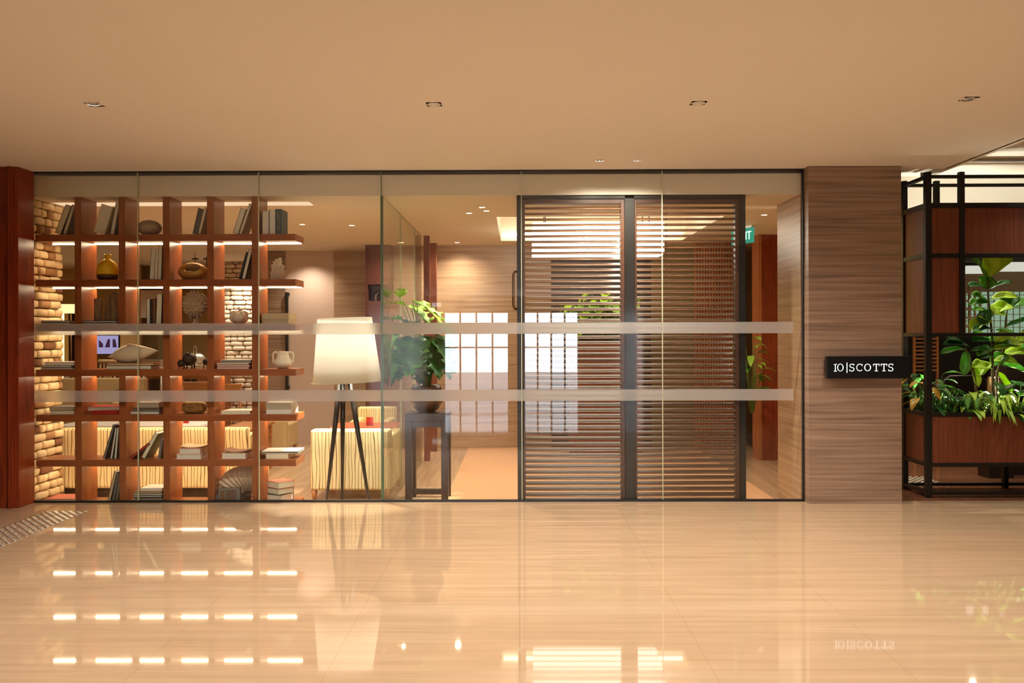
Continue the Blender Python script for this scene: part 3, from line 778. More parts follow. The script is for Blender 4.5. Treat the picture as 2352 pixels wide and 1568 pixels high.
# stump bookends
zz = stack_z['r2c1'] + .001
for i, (px, w, h) in enumerate(((231, 17, 50), (246, 20, 58), (263, 19, 64))):
    r = w / 2 * (.17 + CD) / F
    x = PX(px, .17); H_ = h * (.17 + CD) / F; yy = (.12, .2, .17)[i]
    tag(MB().lathe([(r * .96, 0), (r * 1.02, .01), (r * .97, H_ * .5), (r, H_ - .008), (r * .9, H_)], (x, yy, zz), 20,
        fn=lambda v, a, q: v * 1).build('wood_stump', 'stump'), ('shortest carved bark cylinder on two flat books', 'middle-height carved bark cylinder on two flat books', 'tallest carved bark cylinder on two flat books')[i], 'ornament', 'bark cylinders')
# coral on glass foot
x, y, z = at(449, 2)
t = empty('coral_sculpture', (x, y, z), 'brown knobbly coral head on a clear glass foot, third shelf', 'ornament')
def cr(v, a, th):
    p = v * 62
    d = 1 + .16 * abs(noise.noise(p)) * 3.2 + .08 * noise.noise(p * 2.1)
    taper = 1.0 if v.z > 0 else 1.0 + v.z * 3.0
    return Vector((v.x * d * taper, v.y * d * taper, v.z * d))
MB().ball((x, y, z + .165), .092, 160, 110, 0, (1, .8, 1.1), cr).build('coral_head', 'coral', t)
MB().lathe([(.055, 0), (.06, .006), (.02, .016), (.012, .04), (.03, .07), (.05, .095), (.052, .1)], (x, y, z), 28).build('glass_foot', 'glassy', t)
# petal pot
x, y, z = at(550, 2)
def pot(v, a, th):
    k = 1 + .1 * math.cos(a * 7) * math.sin(th)
    w = Vector((v.x * k, v.y * k, v.z))
    if v.z > .02: w.z += .028 * max(0, math.cos(a * 7)) * math.sin(th)
    return w
tag(MB().ball((x, y, z + .056), .075, 70, 30, 0, (1, 1, .75), pot).tube([(x, y, z + .1), (x + .004, y, z + .125), (x - .008, y, z + .14), (x + .008, y, z + .147)], [.014, .011, .008, .004], 10).build('petal_pot', 'cream_shell'),
    'cream lobed gourd-like pot with curled stem on the third shelf', 'ornament')
# large pointed shell on books
x, y = PX(305, .16), .16; zb = stack_z['r3c1'] + .001
R = Matrix.Rotation(math.radians(-7), 3, 'Y') @ Matrix.Rotation(PI / 2, 3, 'Y')
prof = []
for i in range(61):
    u = i / 60; xx = -.225 + .45 * u
    if u < .42: r = .075 * (math.sin(u / .42 * PI / 2) ** 1.2)
    else: r = .075 * (max(0, math.cos((u - .42) / .58 * PI / 2)) ** 1.15)
    r += .0016 * math.sin(u * 230) if .2 < u < .8 else 0
    prof.append((max(r, .002), xx))
t = empty('pointed_shell', (x, y, zb), 'large cream spindle shell, pointed at both ends, lying on two books', 'shell')
MB().lathe(prof, (x, y, zb + .076), 40, sx=1.08, sy=.85, R=R).build('shell_body', 'cream_shell', t)
pts = []
for i in range(16):
    u = i / 15; xx = -.06 + .22 * u
    pts.append((x + xx, y - .02, zb + .152 - abs(u - .15) * .095 + .012 * math.sin(u * PI)))
MB().tube(pts, [.003 + .007 * math.sin(PI * i / 15) for i in range(16)], 8).build('shell_lip', 'cream_shell', t)
# round iron animals
def animal(label, px, r, hz, Y, small=False):
    x, y, z = at(px, 3, Y)
    t = empty('animal_figurine', (x, y, z), label, 'figurine', 'round iron animal figurines')
    mb = MB().ball((x, y, z + hz), r, 28, 18, 0, (1.0, 1.1, .98))
    mb.ball((x + r * .1, y - r * .9, z + hz + r * .75), r * .36, 16, 12, 0, (.8, 1.1, .9))
    for s_ in (-1, 1):
        mb.ball((x + r * .1 + s_ * r * .3, y - r * .8, z + hz + r * .95), r * .12, 8, 6, 0, (1.4, .6, .7))
        for q in (-.5, .5):
            mb.tube([(x + s_ * r * .5, y + q * r, z + hz - r * .6), (x + s_ * r * .56, y + q * r, z + hz * .3), (x + s_ * r * .6, y + q * r - .004, z)], [r * .2, r * .1, r * .13], 8)
    mb.build('body', 'iron', t)
    return t
animal('largest round dark iron animal on the fourth shelf, middle of three', 435, .058, .083, .16)
animal('small round dark iron animal left of the largest one', 416, .032, .048, .13)
animal('smallest iron animal beside the fourth upright, right of the largest', 472, .024, .058, .2)
# two-handled white jar
x, y, z = at(651, 3)
t = empty('two_handled_jar', (x, y, z), 'glossy white jar with two looped handles at the right end of the fourth shelf', 'jar')
MB().lathe([(.034, 0), (.05, .006), (.072, .03), (.078, .05), (.07, .075), (.054, .095), (.05, .12), (.052, .14), (.056, .146), (.05, .147), (.046, .135), (.046, .11)], (x, y, z), 40).build('body', 'white_ceramic', t)
for s_ in (-1, 1):
    MB().tube([(x + s_ * .052, y, z + .128), (x + s_ * .066, y, z + .142), (x + s_ * .084, y, z + .135), (x + s_ * .09, y, z + .11), (x + s_ * .085, y, z + .085), (x + s_ * .088, y, z + .06), (x + s_ * .074, y, z + .04)], .0075, 10).build('handle', 'white_ceramic', t)
# stone log
x, y, z = at(446, 4)
tag(MB().ball((x, y, z + .052), 1, 48, 24, 0, (.102, .06, .052), lambda v, a, th: v * (1 + .05 * noise.noise(v * 30)), p=.6).build('stone_log', 'stone_log'),
    'mottled golden stone log lying in the fourth bay of the fifth shelf', 'ornament')
# scallop shell
x, y, z = PX(548, .2), .2, ZT[6] + .001
mb = MB(); N, K = 90, 24; vs = []; fs = []
ox, oz = x + .085, z + .03
for lay in (0, 1):
    for j in range(K + 1):
        for i in range(N + 1):
            a = math.radians(60 + 118 * i / N); rr = .30 * (j / K) * (1 - .10 * abs((i / N - .5) * 2) ** 2)
            rib = math.cos(i / N * PI * 2 * 11) * .007 * (j / K)
            dome = .075 * math.sin(PI * min(1, j / K * .92))
            px_, pz_ = ox + rr * math.cos(a), oz + rr * math.sin(a) * .92
            vs.append((px_, y - dome * .9 + rib + (.006 if lay else 0) - .06 * (j / K - .5) + .02, max(z, pz_ + .0)))
W_ = (K + 1) * (N + 1)
for lay in (0, 1):
    for j in range(K):
        for i in range(N):
            q = lay * W_ + j * (N + 1) + i; fs.append((q, q + 1, q + N + 2, q + N + 1))
mb.add(vs, fs, 0, True)
mb.ball((ox, y + .02, oz - .006), .03, 20, 12, 0, (1, .5, .7))
tag(mb.build('scallop_shell', 'scallop'), 'huge ribbed scallop shell standing at the bottom of the bookshelf', 'shell')
# ---------------------------------------------------------------- floor lamp
lx, ly = PX(794, .36), .40
t = empty('floor_lamp', (lx, ly, FL), 'floor lamp with a large white tapered shade on three black legs', 'floor lamp')
sZ0, sZ1 = PZ(877, .38), PZ(729, .38)
R = Matrix.Rotation(math.radians(-2.2), 3, 'Y')
hh = (sZ1 - sZ0) / 2
MB().lathe([(.001, sZ1 - .03), (.236, sZ1 - .03)], (lx, ly, 0), 48, caps=False).build('added_light_cap', 'shade_cloth', t)  # added cloth disc, holds back the lamp's upward light from the hall ceiling
sh_ = MB().lathe([(.302, -hh), (.2395, hh), (.237, hh), (.2995, -hh), (.302, -hh)], (lx, ly, (sZ0 + sZ1) / 2), 64, caps=False, R=R).build('lamp_shade', 'shade_cloth', t)
MB().tube([(lx + .301 * math.cos(a), ly + .301 * math.sin(a), sZ0 + .003 + .301 * .038 * math.cos(a)) for a in [2 * PI * i / 48 for i in range(49)]], .003, 6).build('shade_rim', 'lampshade_rim', sh_)
for px0, px1, y1 in ((783, 749, .34), (789, 786, .50), (803, 850, .30)):
    a = Vector((PX(px0, .40), .40, PZ(866, .4))); b2 = Vector((PX(px1, y1), y1, FL))
    MB().tube([a, a.lerp(b2, .35), b2], [.021, .023, .011], 14).build('leg', 'black_wood', t)
MB().lathe([(.05, PZ(872, .4)), (.05, PZ(864, .4))], (lx, ly, 0), 24).tube([(lx, ly, PZ(866, .4)), (lx, ly, PZ(800, .4))], .008).build('hub', 'black_metal', t)
MB().ball((lx, ly, PZ(790, .4)), .04, 16, 12).build('bulb', 'bulb', t)
pl = bpy.data.lights.new('lamp_bulb_light', 'POINT'); pl.energy = LAMP; pl.color = (1, .93, .84); pl.shadow_soft_size = .06
po = bpy.data.objects.new('lamp_bulb_light', pl); C.objects.link(po); po.location = (lx, ly, PZ(765, .4))

# ---------------------------------------------------------------- upholstery
def seat(name, label, cat, x0, x1, yb, zt, zb, depth, legs=True, cloth='stripe_cloth', seat_top=None, flip=1, group=None):
    """back of the seat faces the camera at yb (flip=1); flip=-1 faces the camera"""
    t = empty(name, ((x0 + x1) / 2, yb, FL), label, cat, group)
    y = lambda d: yb + d
    if flip == 1: bk = (0, .13); st = (.13, depth)
    else: bk = (depth - .13, depth); st = (0, depth - .13)
    MB().box(x0, x1, y(bk[0]), y(bk[1]), zb, zt).build('backrest', cloth, t, 0.02)
    sz = seat_top or (FL + .42)
    MB().box(x0 + .09, x1 - .09, y(st[0]), y(st[1]), zb, sz).build('seat', cloth, t, 0.02)
    for a, b2 in ((x0, x0 + .088), (x1 - .088, x1)):
        MB().box(a, b2, y(st[0]) + .002, y(st[1]), zb, min(zt - .06, sz + .16)).build('armrest', cloth, t, 0.02)
    if legs:
        for a in (x0 + .03, x1 - .03):
            for d in (.03, depth - .04):
                mb = MB(); mb.lathe([(.018, FL), (.03, zb)], (a, y(d), 0), 4, R=None); mb.build('leg', 'table_wood', t)
    else:
        MB().box(x0 + .04, x1 - .04, y(.03), y(depth - .03), FL, zb - .001).build('plinth', 'dark_wood', t)
    return t
seat('armchair', 'cream striped armchair seen from behind, beside the tripod lamp', 'armchair', PX(713, .58), -1.175, .58, PZ(986, .58), PZ(1125, .58), .75)
seat('sofa', 'long cream striped sofa seen from behind, through the bookshelf', 'sofa', -4.25, PX(566, .64), .64, PZ(983, .6), PZ(1122, .6), .72, legs=False)
seat('armchair', 'cream striped armchair facing the hall behind the rust coloured table', 'armchair', PX(815, 2.3), PX(905, 2.3), 2.0, PZ(932, 2.6), .02, .6, flip=-1)
seat('armchair', 'cream armchair beside the plain wall, right of the bookshelf', 'armchair', PX(585, 3.1), PX(656, 3.1), 3.1, PZ(964, 3.1), .02, .6, cloth='sofa_cloth_plain')
# tables
def table(label, x0, x1, y0, y1, zt, top='table_wood', leg='table_wood', th=.03, lw=.045):
    t = empty('table', ((x0 + x1) / 2, (y0 + y1) / 2, FL), label, 'table')
    MB().box(x0, x1, y0, y1, zt - th, zt).build('tabletop', top, t, .003)
    for x in (x0 + .02, x1 - .02 - lw):
        for y in (y0 + .02, y1 - .02 - lw): MB().box(x, x + lw, y, y + lw, FL, zt - th).build('leg', leg, t)
    return t
table('rust topped low table between the two striped armchairs', -1.93, -1.25, 1.42, 1.95, PZ(970, 1.9), 'rust_cloth')
ch = empty('card_holder', (PX(850, 1.6), 1.6, PZ(970, 1.9) + .001), 'red menu card in a clear holder on the rust topped table', 'menu card')
MB().box(PX(842, 1.6), PX(858, 1.6), 1.6, 1.604, PZ(970, 1.9) + .003, PZ(957, 1.6)).build('card', 'red_card', ch)
MB().box(PX(841, 1.6), PX(859, 1.6), 1.57, 1.64, PZ(970, 1.9) + .0005, PZ(970, 1.9) + .003).build('stand', 'steel', ch)
table('square timber side table behind the sofa near the fifth bay', PX(500, 1.7), PX(580, 1.7), 1.7, 2.5, PZ(984, 1.7), 'table_wood')
table('pale pink low table behind the sofa, seen through the second to fourth bays', PX(150, 2.0), PX(476, 2.0), 1.75, 2.6, PZ(976, 1.75), 'linen')
nb = empty('napkin_stand', (PX(426, 2.0), 2.0, PZ(976, 1.75) + .001), 'red and white striped card stand on the pale pink table', 'card stand')
MB().box(PX(420, 2.0), PX(432, 2.0), 2.0, 2.02, PZ(976, 1.75) + .001, PZ(965, 2.0)).build('card', 'red_card', nb)
MB().box(PX(420, 2.0), PX(432, 2.0), 1.998, 2.0, PZ(972.5, 2.0), PZ(970.5, 2.0)).build('white_stripe', 'linen', nb)
# distant lounge seating
YS = 3.6
seat('sofa', 'beige sofa deep in the lounge, seen through the first two bays', 'sofa', PX(60, YS), PX(268, YS), YS, PZ(873, YS), .02, .9, cloth='sofa_cloth_plain', legs=False, seat_top=.4, flip=-1)
cu = MB().ball((PX(240, YS), YS + .62, .55), 1, 24, 14, 0, (.2, .08, .16), p=.6); tag(cu.build('cushion', 'cushion'), 'grey-brown cushion on the beige sofa in the distance', 'cushion')
# low bookcase with books against the far wall
YB2 = 7.2
bc = empty('low_bookcase', (PX(190, YB2), YB2, FL), 'low timber bookcase along the far wall of the lounge', 'bookcase')
MB().box(PX(120, YB2), PX(285, YB2), YB2, YB2 + .35, PZ(882, YB2) - .03, PZ(882, YB2)).build('shelf_board', 'table_wood', bc)
MB().box(PX(120, YB2), PX(285, YB2), YB2 + .33, YB2 + .36, FL, PZ(850, YB2)).build('back_panel', 'olive_wall', bc)
for px in (120, 283): MB().box(PX(px, YB2), PX(px, YB2) + .03, YB2, YB2 + .33, FL, PZ(882, YB2) - .03).build('side_panel', 'table_wood', bc)
rnd = random.Random(11); x = PX(142, YB2); first = {}
cols = ['bk_cream', 'bk_tan', 'bk_dark', 'bk_gold', 'bk_brown', 'bk_white']; kb = 0
while x < PX(270, YB2):
    w_ = rnd.uniform(.03, .05); c = cols[kb % 6]; h = rnd.uniform(.12, .16)
    if not (PX(172, YB2) < x < PX(218, YB2)):
        tag(box(x, x + w_ - .004, YB2 + .05, YB2 + .25, PZ(882, YB2) + .0005, PZ(882, YB2) + h).build('book', c), 'small book standing in the row on the far low bookcase', 'book', 'books on the far low bookcase')
    x += w_; kb += 1
# far lamp, light column, screen, stool, panels
YL = 6.3
t = empty('wall_lamp', (PX(160, YL), YL, PZ(718, YL)), 'glowing cream lampshade deep in the lounge beside the brick pier', 'lamp')
MB().lathe([(.2, PZ(716, YL)), (.17, PZ(696, YL))], (PX(162, YL), YL, 0), 32).build('lamp_shade', 'small_lamp', t)
MB().tube([(PX(162, YL), YL, PZ(716, YL)), (PX(162, YL), YL, FL)], .012).build('stand', 'bronze', t)
tag(box(PX(140, 7.6), PX(144.5, 7.6), 7.6, 7.62, PZ(880, 7.6), PZ(716, 7.6)).build('light_column', 'led_far'), 'thin vertical warm light strip on the far wall, beside the brick pier', 'light')
mb = MB(); 
for i in range(14): mb.box(PX(158, 7.5) + i * .035, PX(158, 7.5) + i * .035 + .018, 7.5, 7.53, PZ(826, 7.5), PZ(718, 7.5))
mb.box(PX(156, 7.53), PX(172, 7.53), 7.53, 7.56, PZ(828, 7.5), PZ(716, 7.5))
tag(mb.build('wall_screen', 'dark_wood'), 'dark slatted timber screen on the far wall beside the light strip', 'screen')
YV = 7.4
t = empty('television', (PX(248, YV), YV, PZ(811, YV)), 'violet lit television screen on the far wall, left of the pointed shell', 'television')
MB().box(PX(200, YV), PX(273, YV), YV, YV + .05, PZ(812, YV), PZ(766, YV)).build('casing', 'black_frame', t)
sc_ = MB().box(PX(203, YV), PX(271, YV), YV - .003, YV - .001, PZ(810, YV), PZ(768, YV)).build('screen', 'tv_violet', t)
mb = MB()
for pts in (((226, 795), (226, 777), (236, 787), (236, 795)), ((240, 795), (247, 776), (252, 776), (252, 795)), ((258, 776), (264, 776), (268, 795), (258, 795))):
    vs = [(PX(a, YV), YV - .005, PZ(b2, YV)) for a, b2 in pts] + [(PX(a, YV), YV - .0035, PZ(b2, YV)) for a, b2 in pts]
    mb.add(vs, [(0, 1, 2, 3), (4, 5, 6, 7), (0, 1, 5, 4), (1, 2, 6, 5), (2, 3, 7, 6), (3, 0, 4, 7)])
mb.build('screen_picture', 'tv_dark', sc_)
YT = 5.6
t = empty('log_stool', (PX(246, YT), YT, FL), 'pale log-topped bar stool in front of the violet screen', 'stool')
MB().tube([(PX(226, YT), YT, PZ(827, YT)), (PX(266, YT), YT, PZ(827, YT))], .028, 14).build('seat', 'pale_wood', t)
for px in (230, 238, 246, 254, 262): MB().tube([(PX(px, YT), YT, PZ(829, YT)), (PX(px, YT), YT + .02, FL)], .014, 8).build('leg', 'pale_wood', t)
struct('wall_9', MB().box(PX(275, 7.0), PX(320, 7.0), 7.0, 7.1, FL, CE), 'pale_wood')
struct('wall_10', MB().box(PX(320, 7.3), PX(395, 7.3), 7.3, 7.4, FL, CE), 'olive_wall')
tag(MB().box(PX(322, 6.9), PX(372, 6.9), 6.9, 7.0, PZ(727, 6.9), PZ(664, 6.9)).build('pink_panel', 'pink_wall'), 'pink lit panel behind the books of the third bay', 'panel')
# buffet counter
YC = 5.9
t = empty('buffet_counter', (PX(400, YC), YC, FL), 'timber buffet counter with cupboard doors deep in the lounge', 'counter')
MB().box(PX(322, YC), PX(500, YC), YC, YC + .6, FL, PZ(846, YC)).build('cabinet', 'table_wood', t, .004)
MB().box(PX(320, YC), PX(502, YC), YC - .03, YC + .62, PZ(846, YC) + .0005, PZ(841, YC)).build('worktop', 'stone_warm', t)
for a, b2 in ((342, 366), (424, 436), (440, 452)):
    MB().box(PX(a, YC), PX(b2, YC), YC - .012, YC - .0005, PZ(898, YC), PZ(868, YC)).build('door', 'dark_wood', t)
zc = PZ(841, YC) + .001
for i, px in enumerate((346, 352, 358, 364, 370)):
    x = PX(px, YC); tag(MB().lathe([(.03, zc), (.034, zc + .09), (.028, zc + .092), (.026, zc + .01)], (x, YC + .25, 0), 12).build('drinking_glass', 'glassy'), 'clear glass in the row on the buffet counter', 'glass', 'glasses on the buffet counter')
x = PX(441, YC)
t = empty('chafing_dish', (x, YC + .25, zc), 'steel roll-top serving dish behind the iron animals', 'serving dish')
MB().ball((x, YC + .25, zc + .1), .115, 28, 18, 0, (1, .8, 1)).build('lid', 'steel', t)
MB().lathe([(.1, zc), (.12, zc + .05)], (x, YC + .25, 0), 28).build('base', 'chrome', t)
MB().tube([(x - .02, YC + .12, zc + .2), (x - .02, YC + .12, zc + .3), (x, YC + .12, zc + .33), (x + .02, YC + .12, zc + .3), (x + .02, YC + .12, zc + .2)], .006).build('handle', 'chrome', t)
x = PX(362, 5.6)
tag(MB().box(PX(325, 5.5), PX(374, 5.5), 5.4, 5.6, PZ(832, 5.5), PZ(824, 5.5)).tube([(PX(330, 5.5), 5.5, FL), (PX(330, 5.5), 5.5, PZ(832, 5.5))], .02).tube([(PX(370, 5.5), 5.5, FL), (PX(370, 5.5), 5.5, PZ(832, 5.5))], .02).build('tray_stand', 'steel'), 'steel tray stand behind the tip of the pointed shell', 'stand')
# dining chairs
def dchair(label, px, Y, group='timber dining chairs'):
    x = PX(px, Y); t = empty('dining_chair', (x, Y, FL), label, 'chair', group)
    MB().box(x - .22, x + .22, Y - .2, Y + .2, .33, .37).build('seat', 'sofa_cloth_plain', t, .01)
    MB().box(x - .22, x + .22, Y - .22, Y - .19, .62, .76).build('backrest', 'table_wood', t, .01)
    for a in (-.2, .2):
        MB().tube([(x + a, Y - .2, FL), (x + a, Y - .21, .7)], .017, 8).build('leg', 'table_wood', t)
        MB().tube([(x + a, Y + .17, FL), (x + a, Y + .17, .34)], .017, 8).build('leg', 'table_wood', t)
    return t
c0 = dchair('timber dining chair deep in the lounge, seen through the fifth bay', 530, 4.4)
copy_tree(c0, (PX(466, 4.9), 4.9, FL), 'timber dining chair deep in the lounge, seen through the fourth bay')
t = empty('round_table', (PX(444, 5.2), 5.2, FL), 'round dark table beyond the fourth bay of the bookshelf', 'table')
MB().lathe([(.3, PZ(900, 5.2) - .03), (.36, PZ(893, 5.2))], (PX(444, 5.2), 5.2, 0), 32).build('tabletop', 'dark_wood', t)
MB().tube([(PX(444, 5.2), 5.2, FL), (PX(444, 5.2), 5.2, PZ(900, 5.2) - .03)], .03).build('pedestal', 'dark_wood', t)
# pendants
for px, Y, lb in ((449, 5.0, 'dark disc pendant lamp above the gold bowl'), (475, 5.6, 'dark disc pendant lamp at the fourth upright')):
    x = PX(px, Y); z = PZ(593, Y)
    t = empty('pendant_lamp', (x, Y, z), lb, 'pendant lamp', 'dark disc pendants')
    MB().lathe([(.004, z - .005), (.055, z), (.05, z + .012), (.006, z + .02)], (x, Y, 0), 24).build('disc', 'black_metal', t)
    MB().tube([(x, Y, z + .02), (x, Y, CE)], .004).build('cord', 'black_metal', t)
    MB().tube([(x, Y, z), (x, Y, z - .18)], .005).build('stem', 'black_metal', t)
# dark trim bar, doorway and socket by the plain wall
d1_ = struct('door_1', MB().box(PX(618, YA), PX(657, YA), YA - .03, YA - .001, FL, CE - .01), 'stone')
dh = MB().box(PX(660, YA), PX(666, YA), YA - .09, YA - .05, PZ(900, YA), PZ(670, YA))
for zz in (PZ(676, YA), PZ(890, YA)): dh.box(PX(661, YA), PX(667, YA), YA - .05, YA - .0005, zz, zz + .03)
dh.build('door_handle', 'black_frame', d1_)
tag(box(PX(661, YA), PX(671, YA), YA - .008, YA - .0005, .02, .08).build('wall_socket', 'socket'), 'small wall socket low on the plain wall right of the bookshelf', 'socket')
# red cupboard beyond the lamp
YD = 4.0
t = empty('tall_cupboard', (PX(865, YD), YD, FL), 'tall red timber cupboard with a niche, left of the thick glass joint', 'cupboard')
x0, x1 = PX(841, YD), PX(897, YD)
nz0, nz1 = PZ(690, YD), PZ(652, YD)
MB().box(x0, x1, YD, YD + .35, FL, nz0).box(x0, x1, YD, YD + .35, nz1, CE - .001).box(x0, x0 + .03, YD, YD + .35, nz0, nz1).box(x1 - .03, x1, YD, YD + .35, nz0, nz1).box(x0 + .03, x1 - .03, YD + .3, YD + .35, nz0, nz1).build('carcass', 'cupboard_wood', t)
MB().tube([(x0 + .12, YD + .1, nz0), (x0 + .12, YD + .1, nz0 + .08), (x0 + .16, YD + .1, nz0 + .12)], [.02, .012, .008]).build('niche_figure', 'steel', t)
# ---------------------------------------------------------------- lift sign: GRAND / CLUB
def text_mesh(body, size, ext=0.002, align='CENTER', spacing=1.0):
    cu = bpy.data.curves.new('txt', 'FONT'); cu.body = body; cu.size = size; cu.extrude = ext; cu.align_x = align; cu.space_character = spacing
    ob = bpy.data.objects.new('txt', cu); C.objects.link(ob)
    bpy.context.view_layer.update()
    me = bpy.data.meshes.new_from_object(ob.evaluated_get(bpy.context.evaluated_depsgraph_get()))
    bpy.data.objects.remove(ob)
    me.transform(Matrix.Rotation(PI / 2, 4, 'X'))
    return me
def text_obj(name, body, size, loc, matn, parent=None, rz=0, sx=1.0, **k):
    me = text_mesh(body, size, **k); me.transform(Matrix.Diagonal((sx, 1, 1, 1))); me.materials.clear(); me.materials.append(M[matn])
    o = bpy.data.objects.new(name, me); C.objects.link(o)
    if parent is not None:
        o.parent = parent; o.location = Vector(loc) - Vector(parent['_loc'])
    else: o.location = loc
    o.rotation_euler.z = rz
    return o
YG = 4.02
t = empty('lobby_sign', (PX(903, YG), YG, PZ(745, YG)), 'small gold lettering on brown timber behind the monstera', 'sign')
MB().box(PX(893, YG), PX(925, YG), YG, YG + .05, FL, PZ(690, YG)).build('panel', 'planter_wood', t)
text_obj('lettering', 'GRAND', .062, (PX(903.5, YG), YG - .002, PZ(719, YG)), 'bk_gold', t, sx=.62)
text_obj('lettering', 'CLUB', .062, (PX(903.5, YG), YG - .002, PZ(739, YG)), 'bk_gold', t, sx=.66)
MB().box(PX(897.5, YG), PX(909.5, YG), YG - .003, YG - .0005, PZ(727, YG), PZ(726, YG)).build('rule_line', 'bk_gold', t)
# teal exit sign
t = empty('exit_sign', (2.52, 2.1, PZ(560, 2.1)), 'teal green exit sign hanging right of the louvred doors', 'exit sign')
xs, ys = 2.535, 2.05; an = math.radians(-64)
R = Matrix.Rotation(an, 3, 'Z')
MB().box(xs - .34, xs, ys, ys + .03, 2.405, 2.568, R=R, c=(xs, ys, 2.4)).build('sign_box', 'exit_green', t)
lp = Vector((xs, ys, 2.44)) + R @ Vector((-.13, -.003, 0))
o = text_obj('lettering', 'EXIT', .13, lp, 'exit_letter', t, rz=an, sx=.9)
MB().box(xs - .32, xs - .02, ys + .01, ys + .02, 2.568, CE, R=R, c=(xs, ys, 2.4)).build('hanger', 'steel', t)
# mirrored exit sign far behind the camera
t = empty('exit_sign', (-3.0, -23.7, 2.42), 'exit sign above the hall entrance, seen mirrored in the glass', 'exit sign')
MB().box(-3.16, -2.84, -23.8, -23.76, 2.42, 2.56).build('sign_box', 'exit_white', t)
text_obj('lettering', 'EXIT', .13, (-3.0, -23.75, 2.44), 'exit_dark', t, rz=PI)
# ---------------------------------------------------------------- louvred doors
YQ = 0.055
zt = PZ(446, YQ)
mb = MB()
mb.box(PX(1190, YQ), PX(1203, YQ), YQ, YQ + .09, FL, zt).box(PX(1437, YQ), PX(1460, YQ), YQ, YQ + .09, FL, zt).box(PX(1700, YQ), PX(1714, YQ), YQ, YQ + .09, FL, zt)
mb.box(PX(1190, YQ), PX(1714, YQ), YQ, YQ + .09, PZ(457, YQ), zt)
struct('trim_12', mb, 'black_metal', .003)
def louvre(label, a, b2, handle):
    x0, x1 = PX(a, YQ), PX(b2, YQ)
    t = empty('louvred_door', ((x0 + x1) / 2, YQ + .04, FL), label, 'louvred door', 'louvred timber doors')
    st = .032
    z0, z1 = FL + .005, PZ(458, YQ)
    for (p, q) in ((x0 + .0005, x0 + st * .6), (x1 - st, x1 - .0005)): MB().box(p, q, YQ + .012, YQ + .08, z0, z1).build('stile', 'screen_wood', t, .002)
    MB().box(x0 + st * .6, x1 - st, YQ + .012, YQ + .08, z1 - .034, z1).build('top_rail', 'screen_wood', t, .002)
    MB().box(x0 + st * .6, x1 - st, YQ + .012, YQ + .08, z0, z0 + .07).build('bottom_rail', 'screen_wood', t, .002)
    mb = MB(); pitch = 12.95 * (YQ + CD) / F; z = z1 - .034 - pitch * .75
    ang = math.radians(20); n = 8; w = .035; h = .0062
    while z > z0 + .085:
        ring = []
        for k in range(12):
            a_ = 2 * PI * k / 12
            yy, zz = w * math.copysign(abs(math.cos(a_)) ** .8, math.cos(a_)), h * math.copysign(abs(math.sin(a_)) ** .6, math.sin(a_))
            ring.append((yy * math.cos(ang) - zz * math.sin(ang), yy * math.sin(ang) + zz * math.cos(ang)))
        vs = [(xx, YQ + .046 + p, z + q) for xx in (x0 + st * .6, x1 - st) for p, q in ring]
        fs = [(k, (k + 1) % 12, 12 + (k + 1) % 12, 12 + k) for k in range(12)]
        mb.add(vs, fs, 0, True); z -= pitch
    mb.build('slats', 'slat_wood', t)
    if handle:
        hx, hz0, hz1 = PX(1181, YQ), PZ(709, YQ), PZ(623, YQ)
        xe = PX(1190, YQ)
        MB().tube([(xe, YQ + .03, hz1), (hx + .012, YQ + .02, hz1), (hx, YQ + .02, hz1 - .03), (hx, YQ + .02, hz0 + .03), (hx + .012, YQ + .02, hz0), (xe, YQ + .03, hz0)], .011, 12).build('handle', 'bronze', t)
    return t
louvre('left louvred timber door with a pull handle behind the glass', 1203, 1437, True)
louvre('right louvred timber door without handle behind the glass', 1460, 1700, False)

# ---------------------------------------------------------------- plants
def leaf(mb, base, tip_dir, L_, W_, droop=.3, up=(0, 0, 1), kind='oval', mi=0, fold=.15, seed=0, nu=9, nv=4):
    """leaf blade starting at base, growing along tip_dir"""
    d = Vector(tip_dir).normalized(); upv = Vector(up)
    s = d.cross(upv)
    if s.length < .05: s = d.cross(Vector((1, .3, 0)))
    s.normalize(); nrm = s.cross(d).normalized()
    rows = []
    for i in range(nu + 1):
        u = i / nu
        if kind == 'oval': wv_ = max(0, math.sin(PI * u ** .85)) ** .8
        elif kind == 'fiddle': wv_ = (max(0, math.sin(PI * min(1, u ** 1.35))) ** .65) * (.92 + .12 * math.sin(u * 9))
        elif kind == 'blade': wv_ = math.sin(PI * u ** .6)
        elif kind == 'heart': wv_ = max(0, math.sin(PI * (u ** .5) * .98)) ** .75 * (1.15 - .3 * u)
        else: wv_ = max(0, math.sin(PI * u ** .75)) ** .6
        rows.append((u, wv_))
    rows = [(u, w.real if isinstance(w, complex) else w) for u, w in rows]
    vs = []; fs = []
    for (u, w) in rows:
        c = Vector(base) + d * L_ * u - Vector((0, 0, 1)) * droop * L_ * u * u
        for j in range(-nv, nv + 1):
            v = j / nv
            p = c + s * (W_ / 2) * w * v + nrm * (abs(v) ** 1.2 * fold * W_ * w + .03 * W_ * math.sin(u * 11 + v * 4 + seed))
            if kind == 'monstera' and abs(v) > .6: p += d * L_ * .07 * math.sin(u * 20)
            vs.append(p)
    K = 2 * nv + 1
    for i in range(nu):
        for j in range(K - 1):
            if kind == 'monstera':
                if (j < 3 or j >= K - 4) and (i % 3 == 1): continue
            fs.append((i * K + j, i * K + j + 1, (i + 1) * K + j + 1, (i + 1) * K + j))
    mb.add(vs, fs, mi, True)
def leafs_obj(mb, mats, parent, name='foliage'):
    o = mb.build(name, mats, parent)
    md = o.modifiers.new('Solid', 'SOLIDIFY'); md.thickness = .0012
    return o
